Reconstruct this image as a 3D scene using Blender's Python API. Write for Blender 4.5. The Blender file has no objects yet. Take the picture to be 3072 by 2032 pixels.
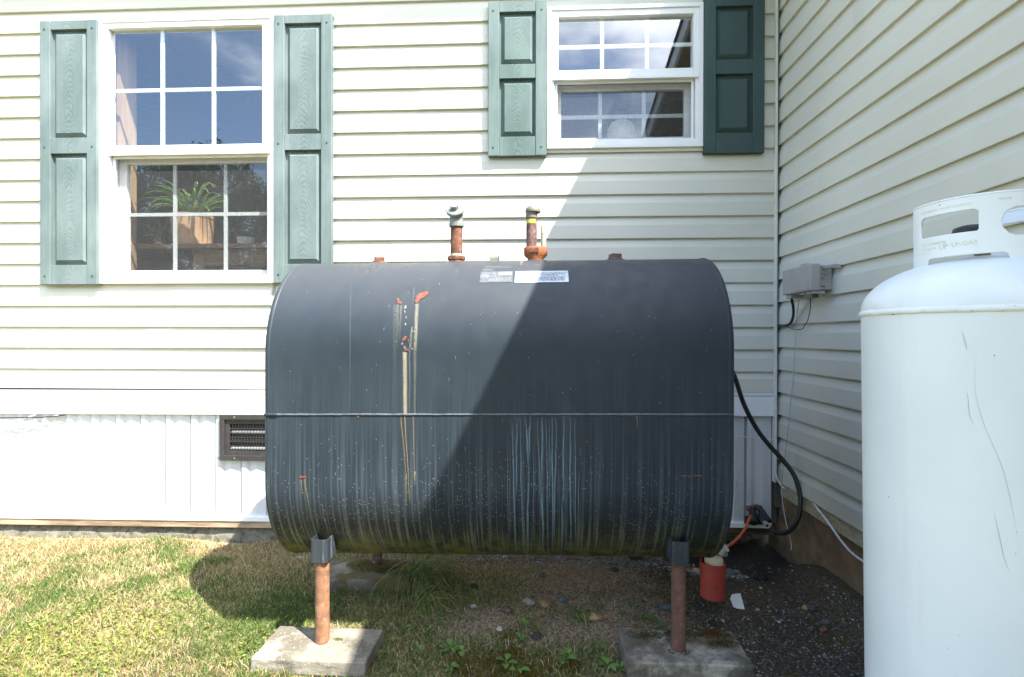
import bpy, math, random
import numpy as np
from mathutils import Vector, Matrix
random.seed(7); RNG = np.random.default_rng(7)
PI = math.pi
SC = bpy.context.scene
COL = SC.collection

# ------------------------------------------------------------------ camera, world, sun, exposure
YAW, PITCH, ROLL = .0478, .0036, .0017
CAM = Vector((0, 0, 1.07))
cy, sy, cp, sp, cr, sr = math.cos(YAW), math.sin(YAW), math.cos(PITCH), math.sin(PITCH), math.cos(ROLL), math.sin(ROLL)
FWD = Vector((-sy*cp, cy*cp, -sp)); _r = Vector((cy, sy, 0)); _u = _r.cross(FWD)
RIGHT = cr*_r + sr*_u; UP = cr*_u - sr*_r
camd = bpy.data.cameras.new('camera'); cam = bpy.data.objects.new('camera', camd); COL.objects.link(cam)
cam.matrix_world = Matrix(((RIGHT.x, UP.x, -FWD.x, CAM.x), (RIGHT.y, UP.y, -FWD.y, CAM.y), (RIGHT.z, UP.z, -FWD.z, CAM.z), (0, 0, 0, 1)))
camd.sensor_width = 36; camd.lens = 18.75; camd.clip_end = 500; camd.clip_start = .02
SC.camera = cam

SUN = Vector((.554, -.46, 1.0)).normalized()
world = bpy.data.worlds.new('World'); SC.world = world; world.use_nodes = True
wn, wl = world.node_tree.nodes, world.node_tree.links
wn.clear()
wo = wn.new('ShaderNodeOutputWorld'); wb = wn.new('ShaderNodeBackground'); sky = wn.new('ShaderNodeTexSky')
sky.sky_type = 'NISHITA'; sky.sun_disc = False
sky.sun_elevation = math.asin(SUN.z); sky.sun_rotation = math.atan2(SUN.x, SUN.y)
sky.air_density = 1.0; sky.dust_density = .6; sky.ozone_density = 1.2
wb.inputs['Strength'].default_value = .148
tc = wn.new('ShaderNodeTexCoord'); mp = wn.new('ShaderNodeMapping'); mp.inputs['Scale'].default_value = (1.0, 1.0, 2.2)
mp.inputs['Location'].default_value = (.35, .2, 0)
nz = wn.new('ShaderNodeTexNoise'); nz.inputs['Scale'].default_value = 1.9; nz.inputs['Detail'].default_value = 9; nz.inputs['Roughness'].default_value = .58
cr_ = wn.new('ShaderNodeMapRange'); cr_.inputs[1].default_value = .43; cr_.inputs[2].default_value = .66; cr_.interpolation_type = 'SMOOTHSTEP'
cr_.inputs[4].default_value = .85
mx = wn.new('ShaderNodeMix'); mx.data_type = 'RGBA'; mx.inputs[7].default_value = (12, 12.3, 12.7, 1)
wl.new(tc.outputs['Generated'], mp.inputs[0]); wl.new(mp.outputs[0], nz.inputs[0]); sx_ = wn.new('ShaderNodeSeparateXYZ'); ad = wn.new('ShaderNodeMath'); ad.operation = 'MULTIPLY_ADD'; ad.inputs[1].default_value = .26; wl.new(tc.outputs['Generated'], sx_.inputs[0]); wl.new(sx_.outputs[0], ad.inputs[0]); wl.new(nz.outputs[0], ad.inputs[2]); wl.new(ad.outputs[0], cr_.inputs[0])
wl.new(cr_.outputs[0], mx.inputs[0]); wl.new(sky.outputs[0], mx.inputs[6]); wl.new(mx.outputs[2], wb.inputs[0]); wl.new(wb.outputs[0], wo.inputs[0])

sd = bpy.data.lights.new('sun', 'SUN'); sd.energy = 5.0; sd.angle = math.radians(.53); sd.color = (1, .955, .88)
sun = bpy.data.objects.new('sun', sd); COL.objects.link(sun)
sun.rotation_euler = SUN.to_track_quat('Z', 'Y').to_euler(); sun.location = (4, -3, 8)
SC.view_settings.view_transform = 'Standard'; SC.view_settings.look = 'None'; SC.view_settings.gamma = 1
SC.view_settings.exposure = 1.95; SC.view_settings.use_curve_mapping = False
SC.render.engine = 'CYCLES'
SC.cycles.max_bounces = 10; SC.cycles.transparent_max_bounces = 16

# ------------------------------------------------------------------ rays through measured picture points (display px, 2371 wide)
KD = 3072/2371
def ray(xd, yd):
    return (xd*KD-1536)/1600*RIGHT - (yd*KD-1016)/1600*UP + FWD
def PY(xd, yd, Y): q = ray(xd, yd); return CAM + q*(Y/q.y)
def PX(xd, yd, X): q = ray(xd, yd); return CAM + q*(X/q.x)
def PZ(xd, yd, Z): q = ray(xd, yd); return CAM + q*((Z-CAM.z)/q.z)

# ------------------------------------------------------------------ mesh building
class MB:
    def __init__(s): s.v = []; s.f = []; s.c = []; s.al = None
    def add(s, vs, fs):
        n = len(s.v); s.v += [tuple(v) for v in vs]; s.f += [tuple(i+n for i in f) for f in fs]; return s
    def box(s, x0, x1, y0, y1, z0, z1):
        if x0 > x1: x0, x1 = x1, x0
        if y0 > y1: y0, y1 = y1, y0
        if z0 > z1: z0, z1 = z1, z0
        return s.add([(x0,y0,z0),(x1,y0,z0),(x1,y1,z0),(x0,y1,z0),(x0,y0,z1),(x1,y0,z1),(x1,y1,z1),(x0,y1,z1)],
                     [(0,3,2,1),(4,5,6,7),(0,1,5,4),(1,2,6,5),(2,3,7,6),(3,0,4,7)])
    def obox(s, c, ax, ay, az):   # oriented box: centre and three half axes
        c, ax, ay, az = map(Vector, (c, ax, ay, az)); vs = []
        for k in (-1, 1):
            for i, j in ((-1,-1),(1,-1),(1,1),(-1,1)): vs.append(c + ax*i + ay*j + az*k)
        return s.add(vs, [(0,3,2,1),(4,5,6,7),(0,1,5,4),(1,2,6,5),(2,3,7,6),(3,0,4,7)])
    def tube(s, pts, r, n=10, caps=True, smooth=True):
        pts = [Vector(p) for p in pts]; m = len(pts); rs = r if isinstance(r, (list, tuple)) else [r]*m
        vs = []; prev = None
        for i, p in enumerate(pts):
            t = (pts[min(i+1, m-1)] - pts[max(i-1, 0)]).normalized()
            if prev is None:
                a = Vector((1,0,0)) if abs(t.x) < .8 else Vector((0,1,0)); prev = t.cross(a).normalized()
            prev = (prev - t*prev.dot(t)).normalized(); b = t.cross(prev)
            for k in range(n):
                a = 2*PI*k/n; vs.append(p + (prev*math.cos(a) + b*math.sin(a))*rs[i])
        fs = [(i*n+k, i*n+(k+1) % n, (i+1)*n+(k+1) % n, (i+1)*n+k) for i in range(m-1) for k in range(n)]
        if caps: fs += [tuple(range(n))[::-1], tuple(range((m-1)*n, m*n))]
        return s.add(vs, fs)
    def lathe(s, prof, c=(0,0,0), n=24, axis=None, closed=False):
        c = Vector(c); axis = Vector(axis or (0,0,1)).normalized()
        a = Vector((1,0,0)) if abs(axis.x) < .8 else Vector((0,1,0)); e1 = (a-axis*a.dot(axis)).normalized(); e2 = axis.cross(e1)
        vs = [c + (e1*math.cos(2*PI*k/n) + e2*math.sin(2*PI*k/n))*max(r, 1e-5) + axis*z for r, z in prof for k in range(n)]
        m = len(prof); fs = [(i*n+k, i*n+(k+1) % n, (i+1)*n+(k+1) % n, (i+1)*n+k) for i in range(m-1) for k in range(n)]
        return s.add(vs, fs)
    def prism(s, poly, f, d0, d1):   # poly 2D; f(a, b, d) gives the point
        n = len(poly); vs = [f(a, b, d0) for a, b in poly] + [f(a, b, d1) for a, b in poly]
        return s.add(vs, [tuple(range(n)), tuple(range(2*n-1, n-1, -1))] + [(i, i+n, (i+1) % n+n, (i+1) % n) for i in range(n)])
    def build(s, name, m, parent=None, smooth=None, bevel=0, kind=None, solid=0, label=None):
        off = Vector((0,0,0))
        if parent is not None: off = Vector(parent['_o'])
        me = bpy.data.meshes.new(name)
        me.from_pydata([(v[0]-off.x, v[1]-off.y, v[2]-off.z) for v in s.v], [], s.f); me.update()
        if s.c:
            at = me.color_attributes.new('tint', 'FLOAT_COLOR', 'POINT'); at.data.foreach_set('color', np.array(s.c, dtype=np.float32).ravel())
        me.materials.append(m)
        o = bpy.data.objects.new(name, me); COL.objects.link(o)
        if parent is not None: o.parent = parent
        o['_o'] = tuple(off)
        if smooth is not None:
            me.polygons.foreach_set('use_smooth', [True]*len(me.polygons)); me.set_sharp_from_angle(angle=math.radians(smooth))
        if solid:
            q = o.modifiers.new('thick', 'SOLIDIFY'); q.thickness = solid; q.offset = 0
        if bevel:
            b = o.modifiers.new('bevel', 'BEVEL'); b.width = bevel; b.segments = 2; b.limit_method = 'ANGLE'; b.angle_limit = math.radians(40)
        if kind: o['kind'] = kind
        if label: o['label'] = label
        return o
def tag(o, label, cat, group=None, kind=None):
    o['label'] = label; o['category'] = cat
    if group: o['group'] = group
    if kind: o['kind'] = kind
    return o
def thing(name, label, cat, loc, group=None):
    o = bpy.data.objects.new(name, None); COL.objects.link(o); o.location = loc; o['_o'] = tuple(loc); o.empty_display_size = .1
    return tag(o, label, cat, group)
def smooth_path(pts, n=6):
    pts = [Vector(p) for p in pts]; out = []
    P = [pts[0]*2-pts[1]] + pts + [pts[-1]*2-pts[-2]]
    for i in range(1, len(P)-2):
        for k in range(n):
            t = k/n; a, b, c, d = P[i-1], P[i], P[i+1], P[i+2]
            out.append(.5*((2*b) + (c-a)*t + (2*a-5*b+4*c-d)*t*t + (3*b-a-3*c+d)*t**3))
    out.append(pts[-1]); return out

# ------------------------------------------------------------------ materials
class NT:
    def __init__(s, name):
        s.m = bpy.data.materials.new(name); s.m.use_nodes = True; s.n = s.m.node_tree.nodes; s.l = s.m.node_tree.links
        s.b = s.n['Principled BSDF']; s.out = s.n['Material Output']; s.tc = s.n.new('ShaderNodeTexCoord')
    def noise(s, scale=5, detail=4, rough=.55, stretch=None, loc=(0,0,0), coord='Object'):
        nd = s.n.new('ShaderNodeTexNoise'); nd.inputs['Scale'].default_value = scale; nd.inputs['Detail'].default_value = detail; nd.inputs['Roughness'].default_value = rough
        mp = s.n.new('ShaderNodeMapping'); mp.inputs['Scale'].default_value = stretch or (1,1,1); mp.inputs['Location'].default_value = loc
        s.l.new(s.tc.outputs[coord], mp.inputs[0]); s.l.new(mp.outputs[0], nd.inputs[0]); return nd.outputs[0]
    def ramp(s, x, a, b, lo=0, hi=1, smooth=True):
        nd = s.n.new('ShaderNodeMapRange'); nd.inputs[1].default_value = a; nd.inputs[2].default_value = b; nd.inputs[3].default_value = lo; nd.inputs[4].default_value = hi
        if smooth: nd.interpolation_type = 'SMOOTHSTEP'
        s.l.new(x, nd.inputs[0]); return nd.outputs[0]
    def math(s, op, a, b=None, clamp=False):
        nd = s.n.new('ShaderNodeMath'); nd.operation = op; nd.use_clamp = clamp
        for i, q in enumerate((a, b)):
            if q is None: continue
            if isinstance(q, (int, float)): nd.inputs[i].default_value = q
            else: s.l.new(q, nd.inputs[i])
        return nd.outputs[0]
    def mix(s, fac, a, b, mode='MIX'):
        nd = s.n.new('ShaderNodeMix'); nd.data_type = 'RGBA'; nd.blend_type = mode
        for i, q in ((0, fac), (6, a), (7, b)):
            if isinstance(q, (int, float)): nd.inputs[i].default_value = q
            elif isinstance(q, (tuple, list)): nd.inputs[i].default_value = tuple(q) + (1,)*(4-len(q))
            else: s.l.new(q, nd.inputs[i])
        return nd.outputs[2]
    def xyz(s, coord='Object'):
        nd = s.n.new('ShaderNodeSeparateXYZ'); s.l.new(s.tc.outputs[coord], nd.inputs[0]); return nd.outputs
    def col(s, c): 
        if isinstance(c, tuple): s.b.inputs['Base Color'].default_value = c + (1,)
        else: s.l.new(c, s.b.inputs['Base Color'])
    def rough(s, r):
        if isinstance(r, (int, float)): s.b.inputs['Roughness'].default_value = r
        else: s.l.new(r, s.b.inputs['Roughness'])
    def spec(s, v): s.b.inputs['Specular IOR Level'].default_value = v
    def bump(s, h, strength=.3, dist=.002):
        nd = s.n.new('ShaderNodeBump'); nd.inputs['Strength'].default_value = strength; nd.inputs['Distance'].default_value = dist
        s.l.new(h, nd.inputs['Height']); s.l.new(nd.outputs[0], s.b.inputs['Normal'])
def simple(name, c, rough=.5, metal=0, var=.12, scale=12, bump=.15, bscale=120, c2=None, t=(.45,.6), stretch=None, spec=.5):
    t_ = NT(name); n = t_.noise(scale, 5, .6, stretch); lo = tuple(x*(1-var) for x in c); hi = tuple(min(1, x*(1+var)) for x in c)
    col = t_.mix(t_.ramp(n, .3, .7), lo, hi)
    if c2: col = t_.mix(t_.ramp(t_.noise(scale*2.3, 6, .65, stretch, (3,1,7)), t[0], t[1]), col, c2)
    t_.col(col); t_.rough(rough); t_.b.inputs['Metallic'].default_value = metal; t_.spec(spec)
    if bump: t_.bump(t_.noise(bscale, 3, .6, stretch), bump, .002)
    return t_.m
def siding_mat(name, stretch, k=1):
    t = NT(name); x = t.xyz()
    big = t.noise(1.3, 3); fine = t.noise(60, 4, .6, stretch)
    c = t.mix(t.ramp(big, .3, .7), tuple(q*k for q in (.545, .535, .465)), tuple(q*k for q in (.585, .575, .505)))
    c = t.mix(t.math('MULTIPLY', t.ramp(fine, .45, .75), .25), c, (.52, .51, .44))
    c = t.mix(t.math('MULTIPLY', t.ramp(t.noise(4, 5, .6, (1,1,.3)), .58, .78), .22), c, (.40, .40, .31))
    t.col(c); t.rough(.48); t.spec(.4); t.bump(fine, .12, .001); return t.m
M_SID = siding_mat('vinyl siding cream', (.06, 1, 1.6)); M_SIDW = siding_mat('vinyl siding cream shaded side', (1, .06, 1.6), 1.05)  # wing copy made slightly paler to lift its shade by colour
M_WHITE = simple('white vinyl trim', (.74,.74,.745), .4, var=.03, scale=6, bump=.05)
M_POST = simple('corner post vinyl', (.62,.61,.56), .4, var=.05)
M_BACK = simple('wall sheathing', (.10,.095,.08), .9)
M_CONC = simple('weathered concrete', (.15,.14,.105), .95, var=.3, scale=14, bump=.9, bscale=160, c2=(.065,.065,.045), t=(.46,.64))
M_BLOCK = None
def skirt_mat():
    t = NT('white skirting'); x = t.xyz('Object')
    low = t.ramp(x[2], .50, .05)
    east = t.ramp(x[0], .3, .8)
    sp_ = t.ramp(t.noise(130, 2, .7), .54, .66)
    patch = t.ramp(t.noise(9, 4, .6, (1,1,.6)), .42, .68)
    k = t.math('MULTIPLY', t.math('MULTIPLY', t.math('MULTIPLY', low, patch), t.math('ADD', sp_, .12)), east)
    c = t.mix(k, (.56,.575,.59), (.17,.11,.065))
    c = t.mix(t.math('MULTIPLY', t.ramp(t.noise(3, 5, .6, (5,1,.4)), .5, .8), t.math('MULTIPLY', east, .45)), c, (.52,.46,.38))
    fr = t.math('FRACT', t.math('DIVIDE', t.math('ADD', x[0], 4.745), .1405)); cre = t.math('MULTIPLY', t.ramp(fr, .895, .925), t.math('LESS_THAN', fr, .995))  # rib shadow strips and seam dirt painted as grey crease lines
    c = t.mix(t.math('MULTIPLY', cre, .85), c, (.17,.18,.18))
    t.col(c); t.rough(.4); return t.m
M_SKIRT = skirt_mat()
def wood_mat(name, a, b, ax=(.12,1,1), sc=28):
    t = NT(name); n = t.noise(sc, 6, .65, ax); t.col(t.mix(t.ramp(n, .35, .68), a, b)); t.rough(.75); t.bump(n, .4, .002); return t.m
M_SILL = wood_mat('grey weathered sill timber', (.17,.115,.07), (.42,.31,.20))
M_PINE = wood_mat('interior pine', (.34,.205,.11), (.46,.295,.17), (1,1,.1), 20)
M_TABLE = wood_mat('interior table wood', (.16,.095,.05), (.26,.16,.085), (.15,1,1), 20)
def shutter_mat(name, base, chalk, amt, xc):
    t = NT(name); x = t.xyz(); dx = t.math('SUBTRACT', x[0], xc+1.2)
    wob = t.noise(9, 4, .6, (1,1,.35)); dx2 = t.math('MULTIPLY', t.math('MULTIPLY', dx, dx), 38.0)
    ph = t.math('ADD', t.math('ADD', x[2], dx2), t.math('MULTIPLY', wob, .22)); sn = t.math('SINE', t.math('MULTIPLY', ph, 230.0))
    inside = t.math('LESS_THAN', t.math('ABSOLUTE', dx), .075)
    g = t.math('ADD', t.math('MULTIPLY', t.ramp(sn, -.9, .9, .12, .62), .62), t.math('MULTIPLY', t.noise(110, 4, .6, (1,1,.05)), .35))
    g2 = t.math('MULTIPLY', t.noise(70, 5, .65, (1,1,.06)), .95)
    g = t.math('ADD', t.math('MULTIPLY', g, inside), t.math('MULTIPLY', g2, t.math('SUBTRACT', 1.0, inside)))
    ch = t.ramp(t.noise(6, 5, .6, (1,1,.5)), .3, .75)
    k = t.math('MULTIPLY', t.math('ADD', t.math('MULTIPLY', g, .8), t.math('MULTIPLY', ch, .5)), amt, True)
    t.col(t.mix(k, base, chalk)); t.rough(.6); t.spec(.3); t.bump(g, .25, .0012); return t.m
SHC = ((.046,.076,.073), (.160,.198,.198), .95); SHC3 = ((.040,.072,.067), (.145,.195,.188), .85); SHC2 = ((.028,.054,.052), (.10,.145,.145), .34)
M_SHUT = shutter_mat('chalked green shutter vinyl', *SHC, -2.519); M_SHUTB = shutter_mat('chalked green shutter vinyl by tank', *SHC, -1.2355)
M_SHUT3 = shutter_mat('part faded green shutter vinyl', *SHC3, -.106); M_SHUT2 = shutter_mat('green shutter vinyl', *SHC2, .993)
def glass_mat(name, refl):
    t = NT(name); t.n.remove(t.b); tr = t.n.new('ShaderNodeBsdfTransparent'); tr.inputs[0].default_value = (.86,.90,.89,1)
    gl = t.n.new('ShaderNodeBsdfGlossy'); gl.inputs['Roughness'].default_value = 0.0; gl.inputs[0].default_value = (.95,.97,1,1)
    lw = t.n.new('ShaderNodeLayerWeight'); lw.inputs[0].default_value = .5; mxs = t.n.new('ShaderNodeMixShader')
    fac = t.math('ADD', t.math('MULTIPLY', t.math('POWER', lw.outputs[1], 5.0), 1-refl), refl, True)
    bn = t.n.new('ShaderNodeBump'); bn.inputs['Strength'].default_value = .04; bn.inputs['Distance'].default_value = .01
    t.l.new(t.noise(2.5, 1), bn.inputs['Height']); t.l.new(bn.outputs[0], gl.inputs['Normal'])
    t.l.new(fac, mxs.inputs[0]); t.l.new(tr.outputs[0], mxs.inputs[1]); t.l.new(gl.outputs[0], mxs.inputs[2]); t.l.new(mxs.outputs[0], t.out.inputs[0]); return t.m
M_GLASS = glass_mat('window glass', .17)
def screen_mat():
    t = NT('insect screen'); t.n.remove(t.b); tr = t.n.new('ShaderNodeBsdfTransparent'); df = t.n.new('ShaderNodeBsdfDiffuse'); df.inputs[0].default_value = (.085,.085,.09,1)
    mxs = t.n.new('ShaderNodeMixShader'); a = t.noise(420, 2, .5, (1,1,.05)); b = t.noise(420, 2, .5, (.05,1,1))
    t.l.new(t.ramp(t.math('ADD', a, b), .75, 1.25, .22, .38), mxs.inputs[0]); t.l.new(tr.outputs[0], mxs.inputs[1]); t.l.new(df.outputs[0], mxs.inputs[2]); t.l.new(mxs.outputs[0], t.out.inputs[0]); return t.m
M_SCREEN = screen_mat()
M_ROOM = simple('interior plaster', (.30,.28,.25), .9, bump=0)
M_BLACK = simple('black plastic', (.03,.028,.028), .45, var=.2, scale=30, c2=(.07,.065,.055), t=(.55,.75))
M_RUBBER = simple('black rubber', (.016,.018,.018), .5, var=.2, bump=.1)
M_RUST = simple('rusty steel', (.13,.05,.028), .85, var=.4, scale=22, bump=.6, bscale=220, c2=(.21,.10,.06), t=(.5,.62))
M_RUSTD = simple('dark rust steel', (.10,.05,.04), .8, var=.4, scale=40, bump=.6, bscale=260, c2=(.17,.12,.11), t=(.5,.6))
M_RUSTO = simple('orange rust', (.27,.085,.03), .85, var=.25, scale=30, bump=.6, bscale=220, c2=(.16,.06,.035), t=(.55,.68))
M_LEG = simple('rust pink pipe', (.21,.10,.05), .9, var=.3, scale=30, bump=.6, bscale=420, c2=(.29,.19,.135), t=(.52,.7))
M_LEG2 = simple('brown rust pipe', (.125,.062,.042), .9, var=.25, scale=30, bump=.5, bscale=420, c2=(.19,.11,.085), t=(.52,.72))
M_GALV = simple('weathered galvanised casting', (.17,.185,.18), .6, .2, var=.25, scale=60, bump=.4, bscale=260, c2=(.30,.31,.30), t=(.55,.7))
M_VCAP = simple('olive grey cast cap', (.14,.14,.11), .6, .1, var=.12, scale=40, bump=.2)
M_GREYBOX = simple('grey plastic box', (.33,.32,.30), .5, var=.06, bump=.1)
M_RED = simple('red filter can', (.36,.05,.035), .55, var=.15, scale=20, c2=(.30,.05,.04), bump=.1)
M_ORANGE = simple('orange plastic tube', (.62,.12,.025), .4, var=.1)
M_CREAM = simple('cream cap', (.52,.48,.36), .6, var=.15)
M_WIRE = simple('white cable', (.62,.63,.63), .5, var=.08, bump=0)
M_WIREG = simple('grey wire', (.42,.42,.37), .6, var=.1, bump=0)
M_COPPER = simple('copper pipe', (.35,.14,.07), .45, .7)
M_STEEL = simple('bright pipe', (.55,.57,.60), .35, .6)
M_TERRA = simple('terracotta', (.55,.32,.19), .8, var=.1)
M_POTW = simple('white ceramic', (.62,.64,.62), .4, var=.04)
M_SHADE = simple('pale lamp shade', (.75,.76,.74), .8, var=.03)
M_YEL = simple('yellow sticker', (.42,.40,.05), .5, var=.05, bump=0)
M_INK = simple('dark print', (.05,.06,.08), .6, bump=0)
M_INKW = simple('pale print', (.20,.21,.22), .6, bump=0)
M_INKT = simple('tan stamped lettering', (.66,.60,.47), .6, bump=0)
M_BRASS = simple('brass screw', (.5,.38,.18), .4, .7, bump=0)
M_SCREW = simple('shutter screw', (.03,.06,.055), .5, bump=0)
M_ASPH = simple('asphalt shingles', (.07,.068,.065), .95, var=.3, scale=60, bump=.6)
M_PAPER = simple('white paper scrap', (.62,.62,.60), .7, var=.06)
def propane_mat():
    t = NT('white tank paint'); c = t.mix(t.ramp(t.noise(3, 4), .35, .7), (.68,.715,.73), (.75,.775,.78)); c = t.mix(t.math('MULTIPLY', t.ramp(t.noise(5, 6, .7, (2.5,2.5,.22), (1,3,2)), .5, .78), .30), c, (.50,.52,.51))
    c = t.mix(t.math('MULTIPLY', t.ramp(t.noise(7, 6, .7, (1,1,.25)), .66, .74), .5), c, (.45,.44,.40))
    c = t.mix(t.ramp(t.noise(70, 3, .6, (1,1,.6), (5,2,1)), .735, .76), c, (.20,.13,.09))
    t.col(c); t.rough(.38); t.bump(t.noise(45, 3), .06, .002); return t.m
M_PROP = propane_mat()
M_CHIP = simple('chipped paint weld', (.72,.74,.73), .5, var=.05, scale=30, c2=(.10,.07,.05), t=(.62,.68), stretch=(1,1,3))
def tint_mat(name, rough=.8, transl=.0, alpha=False, var=0):
    t = NT(name); at = t.n.new('ShaderNodeAttribute'); at.attribute_name = 'tint'
    c = at.outputs[0]
    if var: c = t.mix(t.ramp(t.noise(90, 3), .35, .7), c, t.mix(1, c, (var,var,var), 'MULTIPLY'))
    t.col(c); t.rough(rough); t.spec(.25)
    if transl:
        tl = t.n.new('ShaderNodeBsdfTranslucent'); t.l.new(at.outputs[0], tl.inputs[0]); m_ = t.n.new('ShaderNodeMixShader'); m_.inputs[0].default_value = transl
        t.l.new(t.b.outputs[0], m_.inputs[1]); t.l.new(tl.outputs[0], m_.inputs[2]); t.l.new(m_.outputs[0], t.out.inputs[0])
    if alpha:
        tr = t.n.new('ShaderNodeBsdfTransparent'); m_ = t.n.new('ShaderNodeMixShader')
        n = t.ramp(t.noise(34, 5, .7, (1.2,1,.5)), .30, .60, .70, 1)
        t.l.new(t.math('MULTIPLY', at.outputs[3], n), m_.inputs[0]); t.l.new(tr.outputs[0], m_.inputs[1]); t.l.new(t.b.outputs[0], m_.inputs[2]); t.l.new(m_.outputs[0], t.out.inputs[0])
    return t.m
M_GRASS = tint_mat('grass blades', .7, .35); M_PEB = tint_mat('pebble', .8, var=.6); M_STAIN = tint_mat('stain on paint', .75, alpha=True)
M_LEAF = tint_mat('leaf green', .55, .3)
def tank_mat():
    t = NT('dark painted steel'); x = t.xyz()
    c = t.mix(t.ramp(t.noise(2.2, 4), .3, .7), (.0130,.0205,.0285), (.0190,.0275,.0360))
    low = t.ramp(x[2], .80, .45); mid = t.ramp(x[2], 1.02, .76)            # faint run marks strengthen downwards
    st = t.noise(125, 2.5, .5, (1,.01,.016)); st2 = t.noise(300, 2, .5, (1,.01,.016), (9,0,0))
    k = t.math('MULTIPLY', t.ramp(st, .47, .60), t.math('ADD', t.math('MULTIPLY', low, .30), t.math('MULTIPLY', mid, .08)))
    c = t.mix(k, c, (.078,.100,.118)); k2 = t.math('MULTIPLY', t.ramp(st2, .5, .66), t.math('MULTIPLY', mid, .08)); c = t.mix(k2, c, (.09,.12,.14))
    up = t.math('MULTIPLY', t.ramp(x[2], 1.02, 1.32), .42); c = t.mix(up, c, (.082,.083,.088))   # sheen of the upper curve painted in as a paler tone
    c = t.mix(t.math('MULTIPLY', t.ramp(t.noise(6, 5, .6, (1,1,.5)), .5, .8), .25), c, (.055,.066,.075))
    # algae and grime at the foot
    g = t.ramp(x[2], .40, .25); gn = t.ramp(t.noise(26, 5, .65, (1,1,.35)), .36, .62)
    c = t.mix(t.math('MULTIPLY', t.ramp(x[2], .52, .38), .55), c, (.020,.021,.018))
    k3 = t.math('MULTIPLY', t.ramp(x[2], .47, .34), t.ramp(st, .52, .60)); c = t.mix(t.math('MULTIPLY', k3, .75), c, (.13,.13,.085))
    c = t.mix(t.math('MULTIPLY', g, gn), c, (.115,.118,.022))
    # bird lime, seed and paint specks
    vo = t.n.new('ShaderNodeTexVoronoi'); vo.inputs['Scale'].default_value = 190; vo.inputs['Randomness'].default_value = 1; t.l.new(t.tc.outputs['Object'], vo.inputs[0])
    sel = t.n.new('ShaderNodeSeparateColor'); t.l.new(vo.outputs[1], sel.inputs[0])
    dens = t.math('ADD', t.math('MULTIPLY', t.ramp(x[2], .75, .40), t.ramp(t.noise(3.5, 3), .35, .62, .05, .26)), .004)
    d = t.math('MULTIPLY', t.math('LESS_THAN', sel.outputs[0], dens), t.math('LESS_THAN', vo.outputs[0], .24))
    c = t.mix(t.math('MULTIPLY', d, .7), c, (.36,.34,.27))
    t.col(c); t.rough(t.ramp(t.noise(18, 4), .3, .7, .46, .60)); t.spec(.28); t.bump(t.noise(320, 2), .12, .0006); return t.m
M_TANK = tank_mat()
M_SOCK = simple('speckled socket paint', (.024,.030,.038), .5, var=.15, scale=16, bump=.1, c2=(.10,.115,.125), t=(.54,.72), stretch=(2.5,1,.25))
def block_mat(name, moss, kb=1):
    t = NT(name); x = t.xyz('Object'); n = t.noise(18, 6, .65)
    c = t.mix(t.ramp(n, .32, .68), tuple(q*kb for q in (.17,.15,.115)), tuple(q*kb for q in (.235,.215,.17))); c = t.mix(t.math('MULTIPLY', t.ramp(t.noise(9, 5, .65, loc=(4,4,1)), .46, .60), .75), c, (.075,.065,.045))
    c = t.mix(t.ramp(t.noise(240, 2), .62, .72), c, (.40,.37,.32))
    if moss: c = t.mix(t.math('MULTIPLY', t.ramp(t.noise(6, 5, .6, loc=(1,1,3)), .40, .58), .7), c, (.06,.05,.032))
    if moss: c = t.mix(t.math('MULTIPLY', t.ramp(t.noise(8, 5, .7, loc=(1,7,2)), .46, .58), t.ramp(x[1], *moss)), c, (.085,.07,.018))
    t.col(c); t.rough(.95); t.bump(t.noise(150, 4, .7), .9, .002); return t.m
M_BLKL = block_mat('pale cap block', None); M_BLKR = block_mat('mossy cap block', (1.76, 1.84), 1.9); M_BLKB = block_mat('mossy rear block', (2.1, 2.2))
def ground_mat():
    t = NT('lawn soil'); x = t.xyz('Object'); n = t.noise(7, 6, .65); f = t.noise(90, 5, .7); p = t.noise(2.2, 4)
    soil = t.mix(t.ramp(f, .35, .7), (.12,.085,.056), (.42,.32,.22)); thatch = t.mix(t.ramp(f, .3, .7), (.17,.13,.06), (.40,.32,.17))
    dark = t.mix(t.ramp(f, .35, .7), (.034,.028,.020), (.125,.10,.07)); dark = t.mix(t.ramp(x[1], 2.25, 2.6), dark, (.03,.024,.017))  # soil darkens towards the back wall, painted shade under the house
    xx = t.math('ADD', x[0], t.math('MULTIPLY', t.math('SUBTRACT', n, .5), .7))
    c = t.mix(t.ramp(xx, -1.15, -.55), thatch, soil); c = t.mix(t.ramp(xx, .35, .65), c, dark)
    yy = t.math('ADD', x[1], t.math('MULTIPLY', t.math('SUBTRACT', n, .5), .5))
    front = t.math('MULTIPLY', t.ramp(yy, 1.95, 1.7), t.ramp(xx, .5, .2)); c = t.mix(front, c, t.mix(t.ramp(n, .4, .6), (.10,.085,.04), (.20,.15,.075)))
    moss = t.math('MULTIPLY', t.ramp(t.noise(6, 6, .7, loc=(2,5,0)), .54, .64), t.ramp(x[1], 2.6, 1.8)); c = t.mix(t.math('MULTIPLY', moss, .8), c, (.075,.06,.012))
    far = t.ramp(x[1], 1.4, .3); c = t.mix(far, c, t.mix(t.ramp(n, .35, .65), (.06,.08,.02), (.22,.19,.08)))
    c = t.mix(t.ramp(t.noise(260, 2), .66, .72), c, (.30,.28,.24))
    t.col(c); t.rough(.95); t.spec(.2); t.bump(f, .9, .006); return t.m
M_GROUND = ground_mat()

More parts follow.
